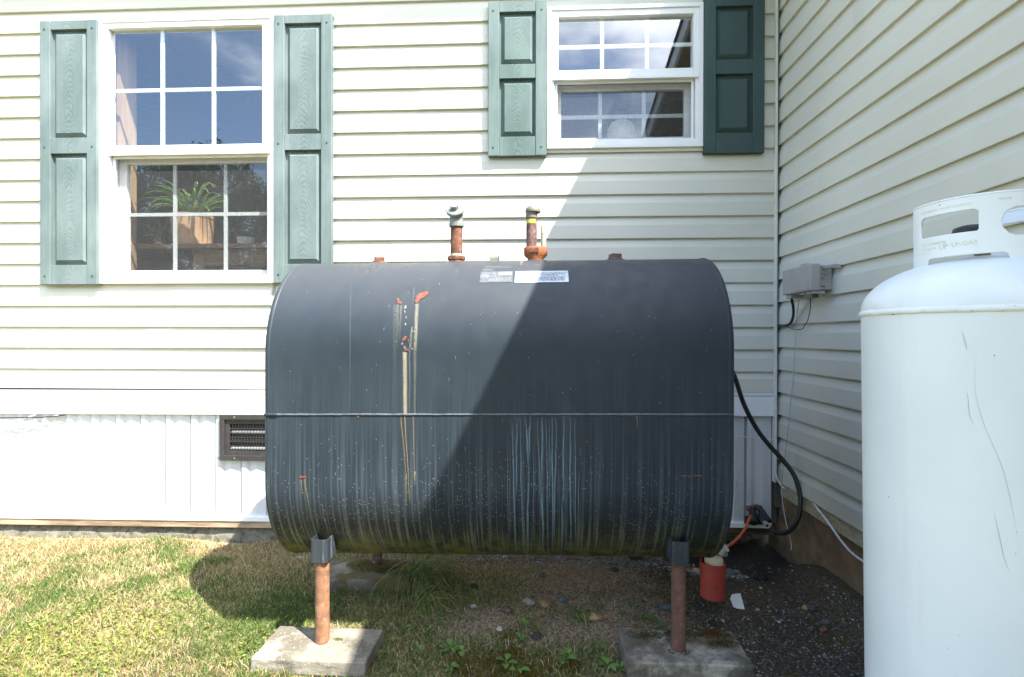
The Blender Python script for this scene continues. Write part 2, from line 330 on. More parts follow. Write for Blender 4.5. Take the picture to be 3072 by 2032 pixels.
# ------------------------------------------------------------------ ground
def sstep(a, b, x):
    t = np.clip((x-a)/(b-a), 0, 1); return t*t*(3-2*t)
_ph = RNG.uniform(0, 6.28, (10, 2)); _fr = RNG.uniform(3, 16, (10, 2)) * RNG.choice([-1, 1], (10, 2))
def hgt(x, y):
    x = np.asarray(x, float); y = np.asarray(y, float); h = np.zeros_like(x+y)
    for i in range(10): h = h + .0022*np.sin(x*_fr[i,0]+_ph[i,0])*np.cos(y*_fr[i,1]+_ph[i,1])
    near = sstep(-3, 0, y)*(1-sstep(6, 8, y)); h = h*near
    h = h - .028*sstep(2.35, 2.72, y)*(1-sstep(3, 4, y)) - .045*sstep(.5, .9, x)*sstep(2.2, 2.7, y)*(1-sstep(3, 4, y))
    h = h + .09*sstep(1.08, 1.22, x)*(1-.6*sstep(2.4, 2.75, y))*sstep(.2, 1, y)*(1-sstep(1.3, 1.5, x)) - .012
    h = h + .025*np.exp(-((x-.15)/.5)**2-((y-2.25)/.25)**2) - .03*np.exp(-((x+1.62)/.12)**2-((y-2.76)/.05)**2)
    return h
H = lambda x, y: float(hgt(x, y))
xs = np.concatenate([[-70,-40,-20,-10,-6,-4.6], np.arange(-3.8, 1.42, .022), [1.7, 2.5, 4, 8, 16, 30, 60]])
ys = np.concatenate([[-70,-40,-25,-15,-9,-5,-3,-1.6,-.8,-.2,.2,.5], np.arange(.7, 2.92, .022), [3.2, 4, 6, 10, 20, 45, 80]])
X, Y = np.meshgrid(xs, ys, indexing='ij'); Z = hgt(X, Y)
gm = MB(); gm.v = list(zip(X.ravel().tolist(), Y.ravel().tolist(), Z.ravel().tolist())); ny = len(ys)
gm.f = [(i*ny+j, (i+1)*ny+j, (i+1)*ny+j+1, i*ny+j+1) for i in range(len(xs)-1) for j in range(ny-1)]
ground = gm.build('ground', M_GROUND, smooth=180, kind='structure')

# ------------------------------------------------------------------ main house
YW = 2.80; SP = .1143; Z1 = 2.7207
house = thing('house', 'cream siding house wall in sun with two white windows and white skirting', 'house', (-1.2, YW, 0))
LW = (-2.36, -1.395, 1.352, 2.775); RW = (.048, .842, 2.042, 2.775)
PROF = [(.002, .002), (.0182, 0), (.0190, .003), (.0168, .069), (.0156, .073), (.0052, .104), (.0034, .110), (.0026, .1235)]
def clip_prof(z0, z1):
    out = []
    for (a, b), (c, d) in zip(PROF[:-1], PROF[1:]):
        if d < z0 or b > z1: continue
        def at(z): return (a if d == b else a+(c-a)*(z-b)/(d-b), z)
        p = (a, b) if b >= z0 else at(z0); q = (c, d) if d <= z1 else at(z1)
        if not out: out.append(p)
        out.append(q)
    return out
def course(x0, x1, b, lo=0, hi=.1235, proud=0, axis='y', base=YW, parent=None, m=None):
    pr = clip_prof(lo, hi)
    if len(pr) < 2 or x1-x0 < .004: return
    mb = MB(); n = len(pr); vs = []
    for x in (x0, x1):
        for o, z in pr: vs.append((x, base-o-proud, b+z) if axis == 'y' else (base-o-proud, x, b+z))
    fs = [((i, i+1, n+i+1, n+i) if axis == 'x' else (i, n+i, n+i+1, i+1)) for i in range(n-1)]
    # return edges at both ends
    k = len(vs)
    for e, x in ((0, x0), (1, x1)):
        for o, z in pr: vs.append((x, base-.001, b+z) if axis == 'y' else (base-.001, x, b+z))
    for e in (0, 1): fs += [(e*n+i, e*n+i+1, k+e*n+i+1, k+e*n+i) for i in range(n-1)]
    mb.add(vs, fs); return mb.build('siding_plank', m or M_SID, parent or house, smooth=4)
XL, XR = -5.2, 1.2035
SEAM = {-2: -.9, 4: -.2, 9: -.752, 10: -.752, 11: -1.30, 12: -.752, 14: -1.945, 15: -1.945, 16: -2.1, 5: -.6}
for k in range(-2, 19):
    b = Z1 - (k-1)*SP; lo, hi = 0, .1235
    if k == 18: b = .785; lo, hi = 0, .118
    if b + hi > 3.10: hi = 3.10-b
    xs_cut = sorted({XL, XR} | {v for w in (LW, RW) if w[2] < b+hi-.004 and w[3] > b+.004 for v in w[:2]} | ({SEAM[k]} if k in SEAM else set()))
    for x0, x1 in zip(xs_cut[:-1], xs_cut[1:]):
        mid = (x0+x1)/2; spans = [(lo, hi)]
        for w in (LW, RW):
            if w[0] < mid < w[1]:
                z0, z1 = w[2]-b, w[3]-b; new = []
                for a, c in spans:
                    if z1 <= a or z0 >= c: new.append((a, c)); continue
                    if z0 > a: new.append((a, z0))
                    if z1 < c: new.append((z1, c))
                spans = new
        for a, c in spans:
            if c-a > .004:
                pr = .0022 if (k in SEAM and x1 > SEAM[k]-.001 and x0 >= SEAM[k]-.001) else 0
                course(x0-(.02 if pr else 0), x1, b, a, c, proud=pr)
# sheathing behind the siding with the two window openings
mb = MB()
def wall_with_holes(mb, x0, x1, z0, z1, y0, y1, holes):
    cx = sorted({x0, x1} | {h[0] for h in holes} | {h[1] for h in holes}); cz = sorted({z0, z1} | {h[2] for h in holes} | {h[3] for h in holes})
    for a, b_ in zip(cx[:-1], cx[1:]):
        for c, d in zip(cz[:-1], cz[1:]):
            if not any(h[0] <= (a+b_)/2 <= h[1] and h[2] <= (c+d)/2 <= h[3] for h in holes): mb.box(a, b_, y0, y1, c, d)
mb.box(XL, 1.24, YW+.020, YW+.11, .11, .665)
wall_with_holes(mb, XL, 1.24, .666, 3.08, YW+.001, YW+.11, [(LW[0]+.02, LW[1]-.02, LW[2]+.02, LW[3]-.02), (RW[0]+.02, RW[1]-.02, RW[2]+.02, RW[3]-.02)])
mb.build('wall_sheathing', M_BACK, house)
# room behind
mb = MB(); mb.box(XL, 1.2, 5.6, 5.65, .2, 3.0).box(XL, 1.2, YW+.12, 5.6, .2, .25).box(XL, 1.2, YW+.12, 5.6, 2.95, 3.0).box(-.55, -.5, YW+.12, 5.6, .25, 2.95).box(XL, XL+.05, YW+.12, 5.6, .25, 2.95).box(1.15, 1.2, YW+.12, 5.6, .25, 2.95)
mb.build('room_shell', M_ROOM, house)
# soffit, fascia, roof
EY = 2.62
MB().box(XL-.3, 1.0, EY+.02, YW+.1, 3.10, 3.115).build('soffit', M_WHITE, house)
MB().box(XL-.3, .97, EY, EY+.02, 3.085, 3.20).build('fascia', M_WHITE, house)
def slab(mb, x0, x1, y0, z0, y1, z1, t=.02):
    return mb.add([(x0,y0,z0),(x1,y0,z0),(x1,y1,z1),(x0,y1,z1),(x0,y0,z0+t),(x1,y0,z0+t),(x1,y1,z1+t),(x0,y1,z1+t)], [(0,3,2,1),(4,5,6,7),(0,1,5,4),(1,2,6,5),(2,3,7,6),(3,0,4,7)])
mb = MB(); slab(mb, XL-.3, 4.5, EY-.01, 3.205, 6.8, 4.19); slab(mb, XL-.3, 4.5, 11, 3.205, 6.8, 4.19); mb.build('roof', M_ASPH, house)
# band boards above the skirting
TS = .0055  # tilt of the lower trims along the wall
def sheared_box(mb, x0, x1, y0, y1, z0, z1, s=TS, xc=-1.0):
    f = lambda x: s*(x-xc)
    return mb.add([(x,y,z+f(x)) for z in (z0, z1) for x, y in ((x0,y0),(x1,y0),(x1,y1),(x0,y1))], [(0,3,2,1),(4,5,6,7),(0,1,5,4),(1,2,6,5),(2,3,7,6),(3,0,4,7)])
for a, b_, pz in ((XL, -1.66, 0), (-1.659, 1.2025, .0025)):
    mb = MB(); sheared_box(mb, a, b_, YW-.0145-pz, YW, .757, .7835); mb.build('cap_strip', M_WHITE, house, bevel=.002)
for a, b_, pz in ((XL, -1.66, 0), (-1.659, 1.212, .002)):
    mb = MB(); sheared_box(mb, a, b_, YW-.018-pz, YW, .652, .7535); mb.build('band_board', M_WHITE, house, bevel=.003)
# ribbed skirting, one panel of three ribs each
RP = [(0,.007),(.020,.007),(.040,.019),(.078,.010),(.1400,.021)]
BZ = .100
def skirt_panel(x0, n=3, zt=.6515, zb=None, xmax=None, name='skirting_panel'):
    mb = MB(); pts = []
    for r in range(n):
        for a, d in RP: pts.append((x0+r*.1405+a, YW-.010+d))
    if xmax and pts[-1][0] > xmax: pts = [p for p in pts if p[0] <= xmax]; pts.append((xmax, pts[-1][1]+.004))
    m = len(pts); vs = []
    for z in ((zb if zb else BZ), zt):
        for x, y in pts: vs.append((x, y, z+TS*(x+1.0)))
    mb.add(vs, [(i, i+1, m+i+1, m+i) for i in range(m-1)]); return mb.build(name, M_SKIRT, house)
x = -2.573 - 8*.4215
while x < 1.1:
    if abs(x+1.73) < .02:
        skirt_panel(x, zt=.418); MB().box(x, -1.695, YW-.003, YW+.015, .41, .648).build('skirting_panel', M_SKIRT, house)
    else: skirt_panel(x, xmax=1.203 if x > .6 else None)
    x += .4215
mb = MB(); sheared_box(mb, XL, 1.2, YW-.012, YW+.03, .078, .104); mb.build('skirting_rail', M_WHITE, house, bevel=.002)
mb = MB(); sheared_box(mb, XL, -.30, YW-.006, YW+.09, .040, .0775); mb.build('sill_timber', M_SILL, house, bevel=.004)
mb = MB(); sheared_box(mb, -.298, 1.21, YW-.005, YW+.09, .040, .0775); mb.build('sill_timber', wood_mat('dark brown sill timber', (.03,.02,.013), (.10,.065,.04)), house, bevel=.004)  # right length of the sill in a darker brown
fx = np.arange(XL, 1.3, .05); mb = MB(); vs = []
for x in fx:
    for z in (.0395, .0, -.05, -.2): vs.append((x, YW+.012+RNG.uniform(-.006, .006)+(.03 if z > .03 else 0)+(.20 if x > -.25 else 0), z+TS*(x+1)))
mb.add(vs, [(i*4+j+1, (i+1)*4+j+1, (i+1)*4+j, i*4+j) for i in range(len(fx)-1) for j in range(3)]); mb.build('foundation_wall', M_CONC, house, smooth=60)
MB().box(1.2035, 1.2165, YW-.032, YW+.0, .33, 3.09).build('corner_post', M_POST, house, bevel=.003)
MB().box(1.2165, 1.2445, YW-.012, YW+.01, .2, 3.09).build('corner_channel', M_BACK, house)

def frame4(mb, x0, x1, z0, z1, w, y0, y1, wb=None, wt=None):
    wb = w if wb is None else wb; wt = w if wt is None else wt
    return mb.box(x0, x1, y0, y1, z0, z0+wb).box(x0, x1, y0, y1, z1-wt, z1).box(x0, x0+w, y0, y1, z0+wb+.0001, z1-wt-.0001).box(x1-w, x1, y0, y1, z0+wb+.0001, z1-wt-.0001)
def window(W, ug, lo_open, lg, um, uz, lm, lz, lab):
    x0, x1, z0, z1 = W
    mb = MB(); frame4(mb, x0, x1, z0, z1, .020, YW-.036, YW+.02)
    win = mb.build('window', M_WHITE, house, bevel=.002, label=lab)
    # upper sash frame
    mb = MB(); y0, y1 = YW-.028, YW+.03
    mb.box(x0+.0202, ug[0], y0, y1, lo_open[3], z1-.0202).box(ug[1], x1-.0202, y0, y1, lo_open[3], z1-.0202)
    mb.box(ug[0]+.0001, ug[1]-.0001, y0, y1, ug[3], z1-.0202).box(ug[0]+.0001, ug[1]-.0001, y0, y1, lo_open[3]+.0001, ug[2])
    # side jambs and sill of the lower opening
    mb.box(x0+.0202, lo_open[0], y0, YW+.075, lo_open[2], lo_open[3]-.0001).box(lo_open[1], x1-.0202, y0, YW+.075, lo_open[2], lo_open[3]-.0001)
    mb.box(x0+.0202, x1-.0202, y0-.002, YW+.075, z0+.0202, lo_open[2]-.0001)
    mb.build('sash_frame', M_WHITE, win, bevel=.0018)
    mb = MB(); mb.box(lo_open[0]-.012, lo_open[1]+.012, YW-.040, YW-.0285, lo_open[3]-.004, lo_open[3]+.012); mb.build('drip_lip', M_WHITE, win, bevel=.0015)
    mb = MB(); a, b_, c, d = lo_open; frame4(mb, a+.004, b_-.004, c+.001, d-.001, .012, YW-.012, YW+.002); mb.build('screen_frame', M_WHITE, win, bevel=.001)
    mb = MB(); e = .0121; mb.box(a+.0045, lg[0], YW+.030, YW+.062, c+.001, d-.001).box(lg[1], b_-.0045, YW+.030, YW+.062, c+.001, d-.001).box(lg[0]+.0001, lg[1]-.0001, YW+.030, YW+.062, c+.001, lg[2]).box(lg[0]+.0001, lg[1]-.0001, YW+.030, YW+.062, lg[3], d-.001)
    mb.build('lower_sash', M_WHITE, win, bevel=.0015)
    def pane(g, y): q = MB(); q.add([(g[0]-.003,y,g[2]-.003),(g[1]+.003,y,g[2]-.003),(g[1]+.003,y,g[3]+.003),(g[0]-.003,y,g[3]+.003)], [(0,1,2,3)]); return q.build('glass_pane', M_GLASS, win)
    pane(ug, YW-.002); pane(lg, YW+.044)
    def muntins(g, xs_, z, y):
        w = .0095
        for xm in xs_: MB().box(xm-w, xm+w, y, y+.009, g[2], g[3]).build('muntin', M_WHITE, win)
        MB().box(g[0], g[1], y+.0005, y+.0085, z-w, z+w).build('muntin', M_WHITE, win)
    muntins(ug, um, uz, YW+.003); muntins(lg, lm, lz, YW+.049)
    q = MB(); q.add([(a+.016,YW-.004,c+.012),(b_-.016,YW-.004,c+.012),(b_-.016,YW-.004,d-.012),(a+.016,YW-.004,d-.012)], [(0,1,2,3)]); q.build('insect_screen', M_SCREEN, win)
    return win
window(LW, (-2.318,-1.464,2.094,2.727), (-2.304,-1.430,1.388,2.043), (-2.258,-1.461,1.430,2.014), (-2.035,-1.749), 2.404, (-1.998,-1.711), 1.740, 'tall sunlit window, spider plant on the table behind its lower sash')
window(RW, (.104,.794,2.447,2.724), (.085,.804,2.082,2.397), (.122,.764,2.117,2.366), (.333,.565), 2.583, (.329,.558), 2.235, 'smaller window crossed by the shadow edge')
mb = MB(); mb.box(RW[0]-.01, RW[1]+.006, YW-.020, YW-.0125, RW[2]-.018, RW[2]-.001); mb.build('sill_channel', M_SID, house, bevel=.002)

def shutter(x0, x1, z0, z1, panels, m, lab):
    root = MB(); Yf, Yb = YW-.050, YW-.0145; st = .057
    root.box(x0, x0+st, Yf, Yb, z0, z1).box(x1-st, x1, Yf, Yb, z0, z1)
    sh = root.build('shutter', m, house, bevel=.003, label=lab)
    edges = [z0] + [v for p in sorted(panels) for v in p] + [z1]
    for a, b_ in zip(edges[0::2], edges[1::2]):
        q = MB(); q.box(x0+st+.0003, x1-st-.0003, Yf+.0025, Yb, a, b_); q.build('rail', m, sh, bevel=.002)
    for a, b_ in sorted(panels):
        X0, X1 = x0+st, x1-st; q = MB(); yb, yf = Yf+.024, Yf+.008; g, w = .008, .028
        r0 = [(X0,yb,a),(X1,yb,a),(X1,yb,b_),(X0,yb,b_)]; r1 = [(X0+g,yb,a+g),(X1-g,yb,a+g),(X1-g,yb,b_-g),(X0+g,yb,b_-g)]
        r2 = [(X0+w,yf,a+w),(X1-w,yf,a+w),(X1-w,yf,b_-w),(X0+w,yf,b_-w)]
        q.add(r0+r1+r2, [(i,(i+1)%4,4+(i+1)%4,4+i) for i in range(4)]+[(4+i,4+(i+1)%4,8+(i+1)%4,8+i) for i in range(4)]+[(8,9,10,11)])
        q.build('panel', m, sh)
    q = MB()
    zm = [z0+.045, z1-.045] + ([(z0+z1)/2+.03] if z1-z0 > 1.2 else [])
    for z in zm:
        for x in (x0+.026, x1-.026): MB().lathe([(0,.0),(.0055,.0),(.0055,.003),(0,.004)], (x, Yf+.001, z), 8, (0,-1,0)).build('screw', M_SCREW, sh)
shutter(-2.678, -2.360, 1.346, 2.763, [(1.450,2.050),(2.135,2.716)], M_SHUT, 'faded long shutter left of the tall window')
shutter(-1.391, -1.080, 1.350, 2.760, [(1.450,2.050),(2.135,2.716)], M_SHUTB, 'faded long shutter between tall window and tank top')
shutter(-.257, .0445, 2.003, 2.798, [(2.102,2.402),(2.475,2.745)], M_SHUT3, 'faded short shutter in sun')
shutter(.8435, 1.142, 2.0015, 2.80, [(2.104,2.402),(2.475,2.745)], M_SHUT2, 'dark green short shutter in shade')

# vent in the skirting
vent = MB(); vx0, vx1, vz0, vz1 = -1.702, -1.3095, .404, .648
frame4(vent, vx0, vx1, vz0, vz1, .026, YW-.024, YW+.004)
vo_ = vent.build('vent', M_BLACK, house, bevel=.002, label='black louvred vent beside the tank')
mb = MB(); frame4(mb, vx0+.0262, vx1-.0262, vz0+.0262, vz1-.0262, .024, YW-.012, YW+.02); mb.build('inner_frame', M_BLACK, vo_)
mb = MB(); mb.box(vx0+.005, vx1-.005, YW+.0185, YW+.0195, vz0+.005, vz1-.005); mb.build('backing', M_RUBBER, vo_)
for i in range(1, 6):
    z = vz0+.05+i*(vz1-vz0-.10)/6; MB().box(vx0+.05, vx1-.05, YW-.009, YW-.005, z-.0015, z+.0015).build('grille_bar', M_BLACK, vo_)
nb = 18
for i in range(nb+1):
    x = vx0+.05+i*(vx1-vx0-.10)/nb; MB().box(x-.0013, x+.0013, YW-.0102, YW-.0092, vz0+.05, vz1-.05).build('grille_bar', M_BLACK, vo_)
M_LOUV = simple('glint painted louvre', (.35,.35,.36), .5)  # slats coloured pale to stand in for sun glints
for i in range(4):
    z = vz0+.055+i*.042; mb = MB(); mb.obox(((vx0+vx1)/2, YW+.005, z+.01), ((vx1-vx0)/2-.052,0,0), (0,.009,.007), (0,-.0008,.001)); mb.build('louvre', M_LOUV if i in (0,2) else M_RUBBER, vo_)
for z in (vz0+.012, vz1-.012): MB().lathe([(0,0),(.004,0),(.004,.002),(0,.003)], (-1.618, YW-.024, z), 8, (0,-1,0)).build('screw', M_BRASS, vo_)

# ------------------------------------------------------------------ wing on the right
XW = 1.245
wing = thing('house_wing', 'shaded cream siding wing with concrete base, right of the corner', 'house', (XW, .5, 0))
rake = lambda y: 3.289-.236*(2.79-y)
YE = -1.6; ZW1 = 1.07+1.549
for k in range(-5, 22):
    b = ZW1-(k-1)*SP-.0; hi = .1235
    top = b+.1143
    yl = YE if rake(YE) > top+.02 else 2.79-(3.289-top-.03)/.236
    if yl > 2.7: continue
    course(max(yl, YE), 2.789, b, 0, hi, axis='x', base=XW, parent=wing, m=M_SIDW)
mb = MB(); n_ = [(YE, .27), (5.5, .27), (5.5, rake(5.5)-.05), (YE, rake(YE)-.05)]
mb.prism(n_, lambda a, b_, d: (d, a, b_), XW+.001, XW+.12)
mb.box(XW+.12, 4.2, YE, YE+.1, .05, rake(YE)-.05).box(4.1, 4.2, YE+.1, 5.5, .05, rake(YE)-.05); mb.build('wall_sheathing', M_BACK, wing)
MB().box(XW-.009, XW+.0, YE, 2.775, .266, .334).build('starter_strip', simple('dusty beige starter trim', (.46,.41,.29), .8, var=.2, scale=50, bump=.3, c2=(.30,.25,.16)), wing, bevel=.002)
M_FOUND = simple('brown stained foundation', (.20,.135,.08), .95, var=.2, scale=5, bump=.9, bscale=130, c2=(.10,.072,.046), t=(.38,.74))
fy = np.arange(YE, 3.0, .05); mb = MB(); vs = []
for y in fy:
    for z in (.265, .18, .10, .02, -.2): vs.append((XW+.004+RNG.uniform(-.006,.006), y, z))
mb.add(vs, [(i*5+j, (i+1)*5+j, (i+1)*5+j+1, i*5+j+1) for i in range(len(fy)-1) for j in range(4)]); mb.build('foundation_wall', M_FOUND, wing, smooth=60)
def rslab(mb, x0, x1, y0, y1, o0, o1):
    return mb.add([(x,y,rake(y)+o) for o in (o0, o1) for x, y in ((x0,y0),(x1,y0),(x1,y1),(x0,y1))], [(0,3,2,1),(4,5,6,7),(0,1,5,4),(1,2,6,5),(2,3,7,6),(3,0,4,7)])
XE = .98; YR = YE-.28
mb = MB(); rslab(mb, XE, XE+.022, YR, 2.60, 0, .115); mb.build('rake_board', M_WHITE, wing)
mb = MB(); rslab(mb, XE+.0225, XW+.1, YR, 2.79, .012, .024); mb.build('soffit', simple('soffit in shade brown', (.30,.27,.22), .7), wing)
mb = MB(); rslab(mb, XE-.012, 4.4, YR-.02, 2.60, .1155, .145); rslab(mb, 1.0, 4.4, 2.601, 5.5, .1155, .145); mb.build('roof', M_ASPH, wing)

# ------------------------------------------------------------------ things behind the windows
def spider_plant(c, pot_r, name, lab, n, L, seed):
    rnd = random.Random(seed); t = thing(name, lab, 'potted plant', c)
    x, y, z = c
    MB().lathe([(.001,0),(pot_r*.86,0),(pot_r*.93,pot_r*.7),(pot_r,pot_r*1.4),(pot_r*1.03,pot_r*1.42),(pot_r*1.03,pot_r*1.56),(pot_r*.93,pot_r*1.56),(pot_r*.9,pot_r*1.3),(.001,pot_r*1.28)], c, 32).build('pot', M_TERRA, t, smooth=40)
    mb = MB()
    for i in range(n):
        a = rnd.uniform(0, 2*PI); l = L*rnd.uniform(.6, 1.15); w = rnd.uniform(.005, .009); lift = rnd.uniform(.45, 1.4); d = Vector((math.cos(a), math.sin(a)*.75, 0)); sd_ = Vector((-math.sin(a), math.cos(a), 0))
        p = Vector((x, y, z+pot_r*1.4)) + d*pot_r*.2; ang = math.atan(lift)+.35; prev = []; g = rnd.uniform(.8, 1.25); colr = (.19*g, .38*g, .08*g, 1) if rnd.random() < .75 else (.34, .42, .17, 1)
        for k in range(9):
            f = k/8; ww = w*(1-f**2.2)*(.6+.8*min(1, f*3)); prev.append((p - sd_*ww, p + sd_*ww)); p = p + (d*math.cos(ang) + Vector((0,0,math.sin(ang))))*(l/8); ang -= (.18+.22*f)*rnd.uniform(.8,1.2)
        nb_ = len(mb.v)
        for q in prev: mb.v += [tuple(q[0]), tuple(q[1])]; mb.c += [colr, colr]
        mb.f += [(nb_+2*k, nb_+2*k+1, nb_+2*k+3, nb_+2*k+2) for k in range(8)]
    mb.build('leaves', M_LEAF, t, kind='stuff'); return t
TBZ = 1.607
spider_plant((-2.075, 3.12, TBZ), .118, 'spider_plant', 'spider plant in a sunlit terracotta pot behind the tall window', 90, .37, 3)
table = thing('table', 'brown wooden table indoors carrying the potted plants', 'table', (-1.9, 3.3, .25))
MB().box(-2.62, -1.0, 3.0, 3.55, TBZ-.028, TBZ-.001).build('table_top', M_TABLE, table, bevel=.003)
MB().box(-2.02, -1.955, 3.04, 3.10, .25, TBZ-.0285).build('leg', M_TABLE, table)
MB().box(-1.1, -1.04, 3.04, 3.10, .25, TBZ-.0285).build('leg', M_TABLE, table)
MB().box(-1.954, -1.66, 3.045, 3.07, TBZ-.125, TBZ-.0285).build('drawer', M_TABLE, table, bevel=.002)
MB().box(-1.655, -1.105, 3.045, 3.07, TBZ-.125, TBZ-.0285).build('drawer', M_TABLE, table, bevel=.002)
t_ = MB().lathe([(.001,0),(.045,0),(.052,.062),(.049,.062),(.044,.01),(.001,.01)], (-1.775, 3.17, TBZ), 24).build('white_pot', M_POTW, smooth=40); tag(t_, 'small white pot on the right end of the indoor table', 'pot')
def small_plant(c, lab):
    t = thing('small_plant', lab, 'potted plant', c); MB().lathe([(.001,0),(.04,0),(.05,.06),(.044,.06),(.001,.055)], c, 16).build('pot', M_RUSTD, t, smooth=40); mb = MB(); rnd = random.Random(5)
    for i in range(46):
        a = rnd.uniform(0, 2*PI); l = rnd.uniform(.05,.16); h = rnd.uniform(-.02,.12); b = Vector(c)+Vector((0,0,.06)); e = b+Vector((math.cos(a)*l, math.sin(a)*l, h)); s_ = Vector((-math.sin(a),math.cos(a),0))*.005; n_ = len(mb.v)
        mid = (b+e)/2+Vector((0,0,.03)); mb.v += [tuple(b),tuple(mid+s_),tuple(e),tuple(mid-s_)]; mb.c += [(.08,.17,.04,1)]*4; mb.f.append((n_,n_+1,n_+2,n_+3))
    mb.build('leaves', M_LEAF, t, kind='stuff')
small_plant((-2.33, 3.18, TBZ), 'small leafy plant left of the terracotta pot, indoors')
mb = MB(); mb.box(-2.352, -2.325, YW+.065, YW+.19, 1.36, 2.76); mb.build('window_jamb', M_PINE, house)
ls = MB().lathe([(.001,.075),(.03,.073),(.06,.055),(.078,.02),(.082,-.02),(.082,-.09)], (.465, 3.0, 2.20), 28).build('lamp_shade', M_SHADE, smooth=60); tag(ls, 'pale rounded lamp shade behind the lower sash of the smaller window', 'lamp')

# ------------------------------------------------------------------ oil tank
TX0, TX1, TYC, TR, ZL, ZU = -.906, .627, 2.073, .343, .590, 1.016
TILT = .009
tz = lambda x: TILT*(x+.14)
tank = thing('oil_tank', 'dark painted steel heating oil tank on four rusty pipe legs', 'oil tank', (-.14, TYC, .04))
def tprof(r=TR, n=40):
    out = []
    for i in range(n+1): a = -PI/2+PI*i/n if False else 0
    pts = []
    for i in range(n+1): a = PI*i/n; pts.append((TYC+r*math.cos(a+0), ZU+r*math.sin(a)))          # back to front over the top
    for i in range(n+1): a = PI+PI*i/n; pts.append((TYC+r*math.cos(a), ZL+r*math.sin(a)))          # front to back below
    return pts
pr = tprof(); n = len(pr); mb = MB(); xs_ = [TX0, TX0+.004] + list(np.linspace(TX0+.02, TX1-.02, 12)) + [TX1-.004, TX1]
for ix, x in enumerate(xs_):
    s = .985 if ix in (0, len(xs_)-1) else 1
    q = tprof(TR-.004) if ix in (0, len(xs_)-1) else pr
    mb.v += [(x, y, z+tz(x)) for y, z in q]
mb.f = [(i*n+(j+1)%n, i*n+j, (i+1)*n+j, (i+1)*n+(j+1)%n) for i in range(len(xs_)-1) for j in range(n)]
mb.build('shell', M_TANK, tank, smooth=35)
for x, d in ((TX0+.001, 1), (TX1-.001, -1)):
    mb = MB(); n = 82; rings = [(tprof(TR-.005), 0), (tprof(TR-.016), 0), (tprof(TR-.03), .014*d), (tprof(TR-.12), .008*d), (tprof(.06), -.004*d)]
    for q, dx in rings: mb.v += [(x+dx, y, z+tz(x)) for y, z in q]
    mb.f = [(i*n+j, i*n+(j+1)%n, (i+1)*n+(j+1)%n, (i+1)*n+j) for i in range(4) for j in range(n)] + [tuple(range(4*n, 5*n))]
    mb.build('end_plate', M_TANK, tank, smooth=50)
for x in (TX0+.012, TX1-.012):
    mb = MB(); q0, q1 = tprof(TR+.0005), tprof(TR+.0024); n = len(q0)
    for q, dx in ((q0, -.006), (q1, -.003), (q1, .003), (q0, .006)): mb.v += [(x+dx, y, z+tz(x)) for y, z in q]
    mb.f = [(i*n+(j+1)%n, i*n+j, (i+1)*n+j, (i+1)*n+(j+1)%n) for i in range(3) for j in range(n)]; mb.build('rim_weld', M_TANK, tank, smooth=60)
def on_tank(x, s, off=.0012):   # s: height above the lower tangent line measured along the front surface
    fl = ZU-ZL
    if s < 0: a = -s/TR; y, z = TYC-(TR+off)*math.cos(a), ZL-(TR+off)*math.sin(a)
    elif s > fl: a = (s-fl)/TR; y, z = TYC-(TR+off)*math.cos(a), ZU+(TR+off)*math.sin(a)
    else: y, z = TYC-TR-off, ZL+s
    return Vector((x, y, z+tz(x)))
def tank_xs(xd, yd):            # the point of the tank seen at a picture point, as (x, s)
    q = ray(xd, yd); best = None
    for i in range(-220, 900):
        s = i/1000*1.35-.15; p = on_tank(0, s, 0); t = p.y/q.y; e = CAM.z+q.z*t-(p.z-tz(0)+tz(q.x*t))
        if best is None or abs(e) < best[0]: best = (abs(e), q.x*t, s)
    return best[1], best[2]
# seam weld along the middle
mb = MB(); pts = []
for x in np.linspace(TX0+.004, TX1-.004, 90): pts.append((x, TYC-TR-.0005, .8165+tz(x)*1.0+random.uniform(-.0006,.0006)))
mb.tube(pts, [.0034+random.uniform(-.0007,.0007) for _ in pts], 8); mb.build('seam_weld', simple('seam weld paint', (.075,.085,.095), .4, var=.3, scale=80), tank, smooth=60)
mb = MB().tube([(TX0+.002, TYC-TR-.002, .8165+tz(TX0)), (TX0+.045, TYC-TR-.002, .8165+tz(TX0))], [.006,.0045], 8); mb.build('weld_blob', M_TANK, tank, smooth=60)
